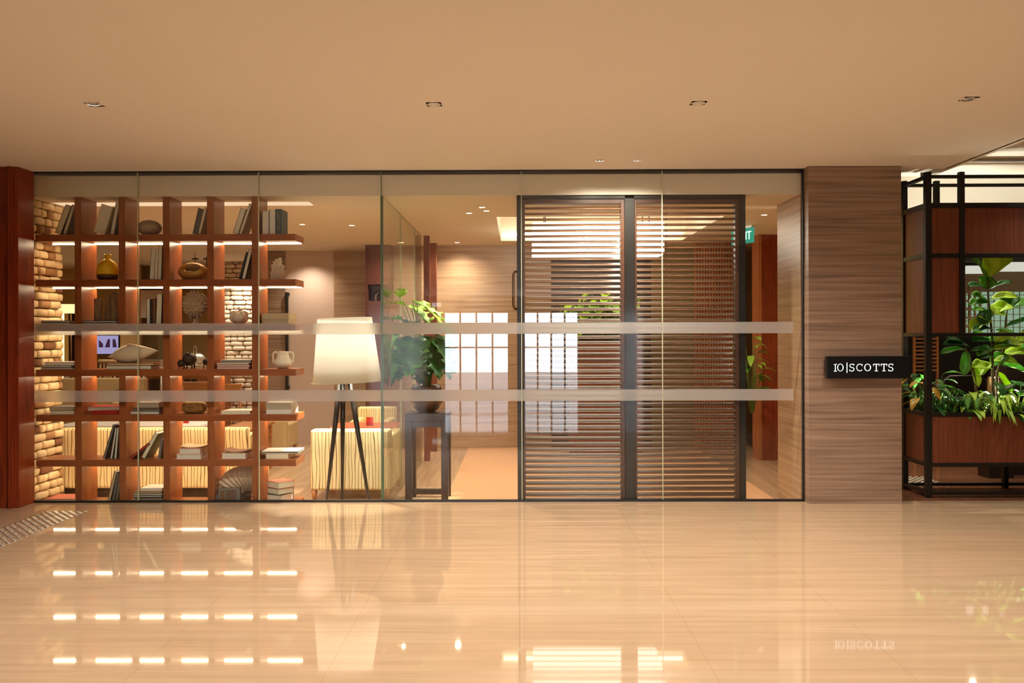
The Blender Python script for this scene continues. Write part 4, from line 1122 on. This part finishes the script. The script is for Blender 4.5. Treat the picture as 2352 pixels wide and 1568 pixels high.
# plinth + bowl + monstera
Yp0, Yp1 = .43, .77
t = empty('plant_stand', (PX(981, .6), .6, FL), 'tall dark open-frame timber stand under the monstera bowl', 'stand')
x0, x1 = PX(931, Yp0), PX(1030, Yp0); zt2 = PZ(949, Yp0)
MB().box(x0, x1, Yp0, Yp1, zt2 - .07, zt2).build('top', 'dark_wood', t, .003)
lw = .062
for x in (x0, x1 - lw):
    for y in (Yp0, Yp1 - .05): MB().box(x, x + lw, y, y + .05, FL, zt2 - .0705).build('leg', 'dark_wood', t, .002)
for y in (Yp0 + .002, Yp1 - .048):
    MB().box(x0 + lw, x1 - lw, y, y + .046, PZ(1135, y), PZ(1123, y)).build('rail', 'dark_wood', t, .002)
    MB().box(x0 + lw, x1 - lw, y, y + .046, zt2 - .125, zt2 - .0705).build('rail', 'dark_wood', t, .002)
bx, by = PX(981, .6), .60
bwl = empty('plant_bowl', (bx, by, zt2), 'dark round planter bowl on the timber stand, holding the monstera', 'planter')
MB().lathe([(.07, zt2 + .001), (.11, zt2 + .03), (.145, zt2 + .09), (.15, zt2 + .15), (.14, zt2 + .21), (.125, zt2 + .25), (.115, zt2 + .25), (.125, zt2 + .2)], (bx, by, 0), 40).build('bowl_body', 'dark_glaze', bwl)
MB().lathe([(.001, zt2 + .215), (.13, zt2 + .215)], (bx, by, 0), 24, caps=False).build('soil', 'soil', bwl)
mo = empty('monstera_plant', (bx, by, zt2 + .22), 'large-leaved green monstera in the dark bowl behind the glass', 'plant')
mb = MB(); stems = MB(); b0 = Vector((bx, by, zt2 + .2))
rnd = random.Random(5)
mats_ = ['leaf_dark', 'leaf_mid', 'leaf_light']
spec = [  # px, py of blade base, direction, length, width, colour
    (958, 690, (.9, -.3, -.55), .33, .17, 2, .25), (912, 682, (.2, -.4, .5), .16, .13, 2, .3), (935, 700, (-.9, -.2, .3), .22, .14, 2, .3),
    (925, 775, (-.55, -.5, -.75), .34, .22, 1, .2), (940, 770, (-.1, -.6, -.8), .34, .26, 0, .2), (975, 770, (.25, -.6, -.75), .34, .28, 0, .15), (1000, 775, (.5, -.4, -.7), .33, .24, 0, .2),
    (905, 800, (-.1, -.5, -.85), .28, .16, 1, .1), (960, 740, (-.5, -.6, -.1), .26, .24, 0, .3), (1000, 745, (.6, -.5, -.1), .24, .2, 0, .4), (985, 820, (.1, -.8, -.6), .26, .26, 0, .1),
    (940, 825, (-.3, -.7, -.65), .24, .24, 0, .1), (1010, 820, (.5, -.4, -.8), .22, .2, 0, .1), (970, 840, (0, -.7, -.7), .2, .22, 0, .1), (930, 735, (-.6, -.1, .2), .22, .2, 1, .4),
  (915, 765, (-.5, -.5, -.6), .3, .26, 1, .3), (955, 775, (.0, -.7, -.9), .36, .3, 0, .1), (990, 790, (.3, -.6, -.8), .34, .3, 0, .1), (925, 810, (-.3, -.5, -.9), .3, .28, 0, .1), (960, 800, (-.2, -.8, -.6), .3, .3, 1, .2),
  (1005, 765, (.5, -.3, -.9), .36, .26, 0, .1), (900, 790, (-.3, -.3, -.9), .34, .2, 1, .1), (950, 690, (.8, -.3, -.35), .36, .2, 2, .15), (945, 700, (.7, -.5, -.5), .3, .22, 2, .2)]
for k, (px, py, d, l, w, mi, dr) in enumerate(spec):
    Y = .6 + rnd.uniform(-.12, .1)
    b1 = Vector((max(PX(px, Y), -1.10), Y, PZ(py, Y)))
    mid = b0.lerp(b1, .5) + Vector((0, 0, .07))
    stems.tube([b0 + Vector((rnd.uniform(-.03, .03), rnd.uniform(-.03, .03), 0)), mid, b1], [.008, .006, .004], 7)
    leaf(mb, b1, d, l, w, dr, kind='monstera', mi=mi, seed=k, nu=12, nv=6)
for v in mb.v:
    if v.x < -1.14: v.x = -1.14 + (v.x + 1.14) * .08
leafs_obj(mb, mats_, mo); stems.build('stems', 'stem_green', mo)
# lit plants seen through the louvres
def bush(name, label, c, w, h, n, mats, l=(.1, .18), lw=.5, kind='oval', seed=0, group=None, droop=.5, cat='plant', spread=1.0):
    rnd = random.Random(seed)
    t = empty(name, c, label, cat, group); mb = MB(); st = MB(); c = Vector(c)
    for k in range(n):
        a = rnd.uniform(0, 2 * PI); rr = math.sqrt(rnd.random()) * w / 2 * spread; hz = h * rnd.uniform(.25, 1.0)
        tip = c + Vector((rr * math.cos(a), rr * math.sin(a) * .8, hz))
        st.tube([c + Vector((rr * .15 * math.cos(a), rr * .15 * math.sin(a), 0)), c.lerp(tip, .6) + Vector((0, 0, h * .08)), tip], [.004, .003, .002], 5)
        L_ = rnd.uniform(*l)
        leaf(mb, tip, (math.cos(a) * rnd.uniform(.5, 1), math.sin(a) * .8 - .2, rnd.uniform(-.25, .5)), L_, L_ * lw, droop, kind=kind, mi=rnd.randrange(len(mats)), seed=k, nu=6, nv=2)
    leafs_obj(mb, mats, t); st.build('stems', 'stem_green', t)
    return t
YP = 3.4
t = empty('tall_planter', (PX(1385, YP), YP, FL), 'tall dark planter box behind the louvred doors', 'planter')
MB().box(PX(1310, YP), PX(1470, YP), YP - .2, YP + .2, FL, PZ(790, YP)).build('planter_box', 'planter_wood', t, .004)
bush('leafy_plant', 'yellow-green leafy plant on the left in the tall planter, behind the louvres', (PX(1345, YP), YP, PZ(785, YP)), .45, .48, 60, ['leaf_yellow', 'leaf_light'], (.12, .2), .7, seed=2, group='plants behind the louvres')
bush('leafy_plant', 'taller yellow-green leafy plant beside the centre post, behind the louvres', (PX(1405, YP), YP, PZ(785, YP)), .55, .66, 80, ['leaf_yellow', 'leaf_light'], (.12, .2), .7, seed=3, group='plants behind the louvres')
bush('leafy_plant', 'green leafy plant right of the louvred doors, before the red wall', (PX(1728, 2.6), 2.6, FL + .6), .25, .9, 26, ['leaf_mid', 'leaf_light'], (.12, .2), .4, seed=6, group='plants behind the louvres')

# ---------------------------------------------------------------- planter screen at the right
YW = .13; YX = .56
ps = empty('planter_screen', (4.4, .3, 0), 'tall black metal planter screen with red-brown timber panels', 'planter screen')
def X_(p): return PX(p, YW)
def Z_(p): return PZ(p, YW)
XR = 5.4
T_ = .046
def bar(x0, x1, y0, y1, z0, z1): MB().box(x0, x1, y0, y1, z0, z1).build('frame_bar', 'black_metal', ps, .002)
xl = X_(2126); x2 = X_(2204)
bar(xl, xl + .052, YW, YW + T_, 0, Z_(398)); bar(x2, x2 + .044, YW, YW + T_, Z_(768), Z_(398)); bar(XR, XR + .05, YW, YW + T_, 0, Z_(398))
for (a, b2) in ((405, 412), (469, 481), (585, 595), (767, 775), (949, 959), (1065, 1074), (1131, 1138)):
    for s0, s1 in (((xl + .052, x2), (x2 + .044, XR)) if b2 < 767 else ((xl + .052, XR),)): bar(s0, s1, YW + .003, YW + T_ - .003, Z_(b2), Z_(a))
# rear frame
for x in (xl, X_(2204) , 4.4, XR): bar(x, x + .044, YX, YX + T_, 0 if x != X_(2204) else Z_(775), Z_(1075) if x == 4.4 else Z_(398))
for (a, b2) in ((405, 412), (469, 481), (585, 595), (767, 775), (949, 959), (1131, 1138)): bar(xl + .044, XR, YX + .003, YX + T_ - .003, Z_(b2), Z_(a))
for (a, b2) in ((405, 412), (469, 481), (585, 595), (767, 775), (949, 959), (1065, 1074), (1131, 1138)):
    bar(xl + .003, xl + .043, YW + T_, YX, Z_(b2), Z_(a)); bar(XR + .003, XR + .043, YW + T_, YX, Z_(b2), Z_(a))
def panel(x0, x1, y0, y1, z0, z1, m_='planter_wood'): MB().box(x0, x1, y0, y1, z0, z1).build('timber_panel', m_, ps)
panel(xl + .054, x2 - .001, YW + .012, YW + .03, Z_(585), Z_(481)); panel(xl + .054, x2 - .001, YW + .012, YW + .03, Z_(767), Z_(595))
panel(x2 + .045, XR - .001, YW + .012, YW + .03, Z_(585), Z_(481)); panel(xl + .054, XR - .001, YW + .012, YW + .03, Z_(1065), Z_(959))
for (a, b2) in ((481, 585), (595, 767), (959, 1065)): panel(xl + .016, xl + .03, YW + T_ + .001, YX - .001, Z_(b2), Z_(a))
panel(xl + .046, XR - .001, YX + .012, YX + .03, Z_(1065), Z_(959))
MB().box(xl + .06, XR - .01, YW + .04, YX - .001, Z_(1066), Z_(975)).build('soil_bed', 'soil', ps)
zs = Z_(975) + .001
# fig tree
def fig(label, px, Y, pts, leaves, seed):
    t = empty('fiddle_leaf_fig', (PX(px, Y), Y, zs), label, 'plant', 'fiddle leaf figs in the planter')
    MB().tube([(PX(a, Y), Y, PZ(b2, Y)) for a, b2 in pts], [.014, .012, .01, .008, .006][:len(pts)], 8).build('trunk', 'bark', t)
    mb = MB(); rnd = random.Random(seed)
    for k, (a, b2, dx, dz, l, w, mi) in enumerate(leaves):
        leaf(mb, (PX(a, Y), Y + rnd.uniform(-.04, .04), PZ(b2, Y)), (dx, rnd.uniform(-.35, -.1), dz), l, w, .25, kind='fiddle', mi=mi, seed=k, nu=12, nv=4, fold=.2,
             up=(0, -.75, 1) if mi == 2 else (0, -.5, 1))
    leafs_obj(mb, ['leaf_dark', 'leaf_mid', 'leaf_yellow'], t)
fig('fiddle leaf fig with the main tall trunk in the planter screen', 2272, .33, [(2281, 975), (2278, 880), (2277, 780), (2269, 690), (2267, 640)],
    [(2268, 642, -.08, 1, .36, .24, 2), (2269, 642, .5, .9, .34, .17, 2), (2266, 646, -.55, .8, .32, .17, 1), (2268, 640, .15, 1, .3, .2, 2), (2262, 668, -.9, .35, .24, .12, 0), (2268, 665, .1, .6, .14, .2, 1), (2272, 668, .8, .55, .22, .09, 0),
     (2272, 690, .9, .3, .24, .12, 2), (2268, 700, -.9, .15, .2, .14, 1), (2268, 715, -.9, .2, .16, .1, 1), (2272, 715, -.7, -.5, .16, .14, 0), (2276, 745, -.4, .3, .2, .2, 2), (2276, 760, -.9, .2, .22, .12, 0), (2280, 760, .8, -.1, .17, .1, 1),
     (2276, 790, -.9, .3, .22, .13, 0), (2277, 800, -.7, -.1, .2, .14, 1), (2277, 795, .9, .2, .22, .15, 1), (2278, 820, -.8, .1, .16, .11, 0), (2279, 835, -.9, -.4, .18, .13, 2), (2280, 830, .9, .1, .2, .13, 2), (2277, 782, -.9, .5, .2, .13, 1), (2279, 790, .5, .6, .18, .14, 2), (2272, 700, -.8, .6, .22, .15, 1), (2270, 725, .7, .5, .24, .17, 2), (2274, 740, -.9, -.1, .2, .15, 2), (2278, 805, .9, .5, .26, .18, 2), (2280, 845, .5, .7, .2, .17, 1), (2279, 850, -.8, .3, .24, .16, 2)], 1)
fig('second fiddle leaf fig branching right in the planter screen', 2300, .36, [(2286, 975), (2288, 860), (2305, 800), (2308, 740), (2312, 710)],
    [(2310, 718, .4, .95, .22, .17, 0), (2305, 725, -.7, .2, .2, .16, 2), (2312, 715, .5, .3, .24, .18, 1), (2308, 755, .8, .5, .26, .09, 0), (2305, 790, -.8, .3, .18, .12, 1), (2300, 820, .8, .4, .22, .14, 2), (2295, 840, .9, -.1, .22, .15, 1), (2320, 800, .9, .1, .24, .13, 1), (2290, 855, .6, -.8, .2, .11, 2), (2330, 790, .7, .6, .2, .16, 2)], 2)
fig('low fiddle leaf fig branch reaching left in the planter screen', 2215, .3, [(2250, 975), (2235, 860), (2222, 815), (2215, 800)],
    [(2215, 805, -.95, .1, .26, .1, 1), (2213, 795, -.8, .5, .22, .11, 0), (2220, 805, -.3, -.9, .2, .1, 1), (2222, 800, -.95, .35, .28, .11, 0), (2225, 810, .7, .3, .16, .1, 0), (2230, 830, .3, -.95, .2, .1, 2)], 3)
bush('croton_plant', 'variegated plant with orange-yellow leaves at the left corner of the planter', (PX(2128, .38), .38, zs), .42, .42, 34, ['leaf_orange', 'leaf_mid', 'leaf_dark'], (.12, .2), .38, 'oval', 21)
bush('fern_plant', 'dark green narrow-leaved plant beside the corner post of the planter', (PX(2165, .3), .3, zs), .3, .3, 90, ['leaf_dark', 'leaf_mid'], (.07, .12), .2, 'blade', 22)
bush('broadleaf_plant', 'dark green low bush in the planter, right of the fern', (PX(2195, .3), .3, zs), .24, .22, 60, ['leaf_dark', 'leaf_mid'], (.06, .1), .5, 'oval', 23)
bush('arrowhead_plant', 'pale green arrowhead-leaved plant in the middle of the planter', (PX(2232, .27), .27, zs), .3, .26, 50, ['leaf_light', 'leaf_mid', 'leaf_yellow'], (.08, .13), .55, 'heart', 24, droop=.8)
bush('syngonium_plant', 'bright lime plant with drooping leaves over the planter edge', (PX(2296, .24), .24, zs), .34, .26, 60, ['leaf_yellow', 'leaf_light'], (.09, .14), .3, 'blade', 25, droop=1.2)
bush('veined_leaf_plant', 'dark plant with large round pale-veined leaves near the frame edge', (PX(2332, .36), .36, zs), .3, .34, 14, ['leaf_dark'], (.14, .2), .9, 'heart', 26)
bush('grassy_plant', 'low dark strap-leaved plant inside the left side of the planter', (PX(2104, .52), .50, zs), .24, .26, 24, ['leaf_dark', 'leaf_mid'], (.1, .18), .14, 'blade', 27)
def spotlight(x, y, z, e, col, rad=.02, rx=PI, size=110):
    o = spot(x, y, z, e, col, size, .8, rad, rx)
    return o
for px, lb in ((2160, 'small black uplight in the soil behind the fern'), (2262, 'small black uplight in the soil beside the main fig trunk'), (2325, 'small black uplight in the soil near the veined plant')):
    x = PX(px, .44)
    t = empty('uplight', (x, .44, zs), lb, 'uplight', 'planter uplights')
    MB().lathe([(.02, zs), (.022, zs + .06)], (x, .44, 0), 14).build('housing', 'black_metal', t)
    MB().lathe([(.001, zs + .0605), (.018, zs + .0605)], (x, .44, 0), 14, caps=False).build('lens', 'bulb', t)
    spotlight(x, .44, zs + .075, PLANTL, (1, .93, .72), .03, PI - .15, 130)

# ---------------------------------------------------------------- bar behind the planter
YZ = 4.6
struct('wall_bar', MB().box(3.41, 9.5, YZ + .5, YZ + .6, 0, 2.62), 'bar_dark')
t = empty('bar_shelves', (5.9, YZ, 0), 'lit green glass tiled back bar behind the fig leaves', 'back bar')
tp_ = MB().box(PX(2224, YZ), 8.6, YZ + .2, YZ + .25, PZ(770, YZ), PZ(672, YZ)).build('tile_panel', 'bar_glass', t)
mb = MB()
for i in range(7): mb.box(PX(2224, YZ), 8.6, YZ + .17, YZ + .2, PZ(770 - i * 15, YZ), PZ(770 - i * 15, YZ) + .008)
for i in range(30): mb.box(PX(2224, YZ) + i * .09, PX(2224, YZ) + i * .09 + .006, YZ + .185, YZ + .2, PZ(770, YZ), PZ(672, YZ))
mb.build('tile_joints', 'bar_beige', tp_)
MB().box(PX(2216, YZ), 8.6, YZ + .1, YZ + .2, PZ(672, YZ), PZ(622, YZ)).build('canopy', 'bar_beige', t)
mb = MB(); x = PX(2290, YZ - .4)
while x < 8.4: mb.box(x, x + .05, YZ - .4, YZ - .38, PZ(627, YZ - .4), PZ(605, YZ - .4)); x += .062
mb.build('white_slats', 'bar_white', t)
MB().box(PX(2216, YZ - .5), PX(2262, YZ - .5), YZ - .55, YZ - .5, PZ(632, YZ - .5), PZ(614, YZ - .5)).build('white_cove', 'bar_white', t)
MB().box(PX(2224, YZ), 8.6, YZ - .5, YZ - .1, 0, 1.1).build('bar_counter', 'bar_dark', t)
# lattice
mb = MB(); YLt = YZ - .2
x0, x1 = PX(2216, YLt), PX(2250, YLt)
for i in range(4): mb.box(x0 + (x1 - x0) * i / 3 - .012, x0 + (x1 - x0) * i / 3 + .012, YLt, YLt + .02, PZ(770, YLt), PZ(655, YLt))
for i in range(7): mb.box(x0, x1, YLt - .002, YLt + .018, PZ(770 - i * 19, YLt) - .015, PZ(770 - i * 19, YLt) + .015)
tag(mb.build('lattice_screen', 'bar_beige'), 'beige square lattice screen left of the green back bar', 'screen')
YM = 2.6
mb = MB()
for i in range(9): mb.box(PX(2101, YM), PX(2152, YM), YM + .004, YM + .026, PZ(782 + i * 9, YM), PZ(779 + i * 9, YM))
mb.box(PX(2098, YM), PX(2102, YM), YM, YM + .03, 0, PZ(776, YM)).box(PX(2151, YM), PX(2155, YM), YM, YM + .03, 0, PZ(776, YM))
tag(mb.build('slatted_screen', 'table_wood'), 'timber slatted screen behind the left part of the planter', 'screen')
# bar chair
YH = 1.9
t = empty('bar_chair', (PX(2215, YH), YH, 0), 'dark tubular armchair behind the planter', 'chair')
MB().tube([(PX(2165, YH), YH, .35), (PX(2168, YH), YH, PZ(874, YH)), (PX(2180, YH), YH, PZ(868, YH)), (PX(2246, YH), YH, PZ(867, YH)), (PX(2257, YH), YH, PZ(874, YH)), (PX(2258, YH), YH, .0)], .018, 10).build('frame', 'black_metal', t)
MB().box(PX(2168, YH), PX(2256, YH), YH, YH + .4, .36, .42).build('seat', 'bar_dark', t, .01)
MB().tube([(PX(2168, YH), YH + .38, .36), (PX(2168, YH), YH + .38, 0)], .015).build('leg', 'black_metal', t)
MB().tube([(PX(2167, YH), YH, .36), (PX(2167, YH), YH, 0)], .015).build('leg', 'black_metal', t)
x = PX(2284, 1.2)
t = empty('steel_canister', (x, 1.2, 0), 'polished steel cylinder on a dark stand behind the fig trunk', 'canister')
MB().lathe([(.075, PZ(915, 1.2)), (.08, PZ(914, 1.2)), (.08, PZ(871, 1.2)), (.06, PZ(867, 1.2))], (x, 1.2, 0), 32).build('cylinder', 'chrome', t)
MB().box(x - .12, x + .12, 1.1, 1.3, 0, PZ(915, 1.2) - .001).build('stand', 'bar_dark', t)
tag(box(PX(2310, 1.3), PX(2352, 1.3) + .3, 1.3, 1.5, 0, 1.95 - .55).build('dark_cabinet', 'bar_dark'), 'dark brown cabinet behind the right end of the planter', 'cabinet')
# linear air slot and downlight in the side ceiling
t = empty('air_diffuser', (5.0, .75, 3.0), 'long linear air slot in the ceiling above the planter screen', 'air vent')
MB().box(PX(2176, .7), 6.5, .70, .715, 3.012, 3.0195).box(PX(2180, .7), 6.5, .77, .785, 3.012, 3.0195).build('frame', 'bronze', t)
MB().box(PX(2178, .7), 6.5, .716, .769, 3.016, 3.0195).build('slot', 'black_frame', t)
copy_tree(d0, (PX(2278, 3.1), 3.1, 2.619), 'round recessed downlight in the bar ceiling above the planter screen', 'bar ceiling downlights')
# ---------------------------------------------------------------- sign 10|SCOTTS
YN = -.21
t = empty('wall_sign', (PX(1994, YN), YN, PZ(870, YN)), 'black box sign with lit white letters 10|SCOTTS on the stone column', 'sign')
MB().box(PX(1900, YN), PX(2091, YN), YN, YN + .055, PZ(871, YN), PZ(820, YN)).build('sign_box', 'sign_black', t, .001)
MB().box(PX(1897, YN + .055), PX(1960, YN + .055), YN + .0555, -.1205, PZ(862, YN), PZ(829.5, YN)).build('bracket', 'sign_black', t)
k_ = 1 / 8.711
def gp_(x, y): return (PX(1840 + x * k_, YN), YN - .0015, PZ(780 + y * k_, YN))
def stroke(mb, pts, w):
    ws = w if isinstance(w, (list, tuple)) else [w] * len(pts)
    P = [Vector((p[0], p[1])) for p in pts]; vs = []
    for i, p in enumerate(P):
        d = P[min(i + 1, len(P) - 1)] - P[max(i - 1, 0)]; d.normalize(); nn = Vector((-d.y, d.x)) * ws[i] / 2
        for q in (p + nn, p - nn):
            g = gp_(q.x, q.y); vs.append(g); vs.append((g[0], g[1] + .0012, g[2]))
    fs = []
    for i in range(len(P) - 1):
        o = i * 4; fs += [(o, o + 2, o + 6, o + 4), (o + 1, o + 5, o + 7, o + 3), (o, o + 4, o + 5, o + 1), (o + 2, o + 3, o + 7, o + 6)]
    e_ = (len(P) - 1) * 4
    fs += [(0, 1, 3, 2), (e_, e_ + 2, e_ + 3, e_ + 1)]
    mb.add(vs, fs)
def ell(cx, cy, rx, ry, a0, a1, n=20): return [(cx + rx * math.cos(math.radians(a0 + (a1 - a0) * i / n)), cy + ry * math.sin(math.radians(a0 + (a1 - a0) * i / n))) for i in range(n + 1)]
def letter(mb): mb.build('letter', 'sign_letter', t)
mb = MB(); stroke(mb, [(684, 505), (684, 648)], 15); stroke(mb, [(655, 645), (714, 645)], 14); stroke(mb, [(655, 512), (705, 506), (716, 502)], 11); letter(mb)
mb = MB(); stroke(mb, ell(784, 572, 55, 70, 0, 360, 40), [18 - 7 * abs(math.sin(2 * PI * i / 40)) for i in range(41)]); letter(mb)
mb = MB(); stroke(mb, [(916, 475), (916, 678)], 15); letter(mb)
def S_(cx):
    mb = MB(); stroke(mb, ell(cx, 538, 42, 34, -40, -270, 16) + ell(cx, 608, 42, 36, -90, 140, 16), 14)
    stroke(mb, [(cx + 44, 502), (cx + 38, 535)], 10); stroke(mb, [(cx - 46, 612), (cx - 44, 646)], 10); letter(mb)
S_(1014); S_(1788)
mb = MB(); stroke(mb, ell(1170, 572, 60, 68, -45, -318, 30), 13); stroke(mb, [(1222, 502), (1214, 545)], 10); letter(mb)
mb = MB(); stroke(mb, ell(1326, 572, 58, 68, 0, 360, 40), [20 - 8 * abs(math.sin(2 * PI * i / 40)) for i in range(41)]); letter(mb)
for cx in (1500, 1652):
    mb = MB(); stroke(mb, [(cx, 505), (cx, 645)], 18); stroke(mb, [(cx - 62, 508), (cx + 62, 508)], 14); stroke(mb, [(cx - 60, 505), (cx - 54, 545)], 10); stroke(mb, [(cx + 60, 505), (cx + 54, 545)], 10); stroke(mb, [(cx - 32, 642), (cx + 34, 642)], 12); letter(mb)

# ---------------------------------------------------------------- tactile studs
def studs(x0, x1, y0, y1, step, label, group, z=0.0005):
    first = None; n = 0; y = y0; row = 0
    while y > y1:
        x = x0 + (step / 2 if row % 2 else 0)
        while x < x1:
            if first is None:
                first = MB().lathe([(.0175, 0), (.0165, .003), (.0125, .005)], (x, y, z), 14).build('tactile_stud', 'steel'); tag(first, label, 'tactile stud', group)
            else:
                c = first.copy(); C.objects.link(c); c.location = (x, y, z)
            n += 1; x += step
        y -= step * .55; row += 1
    return n
studs(-3.79, -3.48, -.38, -2.0, .062, 'small round steel stud in the tactile strip on the floor at left', 'steel tactile studs, left')
studs(3.66, 3.98, 1.2, .72, .062, 'small round steel stud in the tactile strip behind the planter screen', 'steel tactile studs, right')

# ---------------------------------------------------------------- lounge lights
lounge = [(-2.35, .95), (PX(1110, .72), .72), (PX(1120, .95), .95), (PX(1080, 1.1), 1.1), (PX(810, 2.0), 2.0), (PX(1052, 3.75), 3.75), (PX(925, 3.7), 3.7), (PX(696, 1.9), 1.9), (2.45, 1.3), (-3.2, 2.8), (-5.6, 3.6), (-5.2, 5.6), (-7.2, 5.6), (1.0, .8)]
lbl = ['over the armchair beside the tripod lamp', 'nearer one of the pair above the corridor', 'farther one of the pair above the corridor', 'left of the pair above the corridor', 'above the red cupboard', 'before the curved stone wall', 'above the monstera, far back',
       'right of the bookshelf top', 'right of the louvred doors', 'in the lounge behind the bookshelf', 'deep in the lounge', 'before the far brick wall', 'near the far wall', 'just behind the louvred doors']
for (x, y), lb in zip(lounge, lbl):
    t = empty('downlight', (x, y, CE), 'small recessed downlight in the lounge ceiling, ' + lb, 'downlight', 'lounge ceiling downlights')
    MB().lathe([(.03, CE - .0005), (.042, CE - .0005), (.042, CE - .003), (.03, CE - .003), (.03, CE - .0005)], (x, y, 0), 20, caps=False).build('trim_ring', 'white_paint', t)
    MB().lathe([(.001, CE - .0012), (.0295, CE - .0012)], (x, y, 0), 16, caps=False).build('lamp', 'bulb', t)
    spot(x, y, CE - .01, SPOT_L, (1, .85, .68))
for (x, y) in ((5.2, 2.6), (7.2, 3.0)):
    copy_tree(d0, (x, y, 2.619), 'round recessed downlight in the bar ceiling, further right', 'bar ceiling downlights')
    spot(x, y, 2.61, SPOT_B, (1, .8, .58))
spot(3.95, .95, 3.0, PLANTL * 1.3, (1, .95, .78), 110)
spot(4.6, .1, 3.0, PLANTL * .6, (1, .93, .78), 100)
spot(5.4, -.6, 2.99, SPOT_H * .5, WARM)
# wash for the brick pier and the brick at the far wall
sp_ = spot(-3.95, .45, CE - .03, BRICKW, (1, .86, .6), 60, 1.0, .03, 0, 0)
sp_.rotation_euler = (0, math.radians(-8), 0)
spot(PX(560, 6.2), 6.15, CE - .02, BRICKW * 2, (1, .84, .68), 90, 1.0, .03, math.radians(12), 0)
spot(PX(700, 4.4), 4.45, CE - .02, 60, (1, .82, .68), 110, 1.0, .03, math.radians(8), 0)

# world: faint warm fill of the building beyond the modelled rooms
w = bpy.data.worlds.new('world'); S.world = w; w.use_nodes = True
w.node_tree.nodes['Background'].inputs[0].default_value = (1, .8, .6, 1); w.node_tree.nodes['Background'].inputs[1].default_value = .05
S.view_settings.view_transform = 'Standard'; S.view_settings.look = 'None'; S.view_settings.gamma = 1.0; S.view_settings.exposure = EXPO; S.view_settings.use_curve_mapping = False
S.cycles.use_denoising = True; S.cycles.max_bounces = 10; S.cycles.transparent_max_bounces = 16; S.cycles.diffuse_bounces = 5; S.cycles.glossy_bounces = 5; S.cycles.transmission_bounces = 6
S.cycles.sample_clamp_indirect = 6; S.cycles.caustics_reflective = False; S.cycles.caustics_refractive = False
for o in bpy.data.objects:
    if '_loc' in o: del o['_loc']
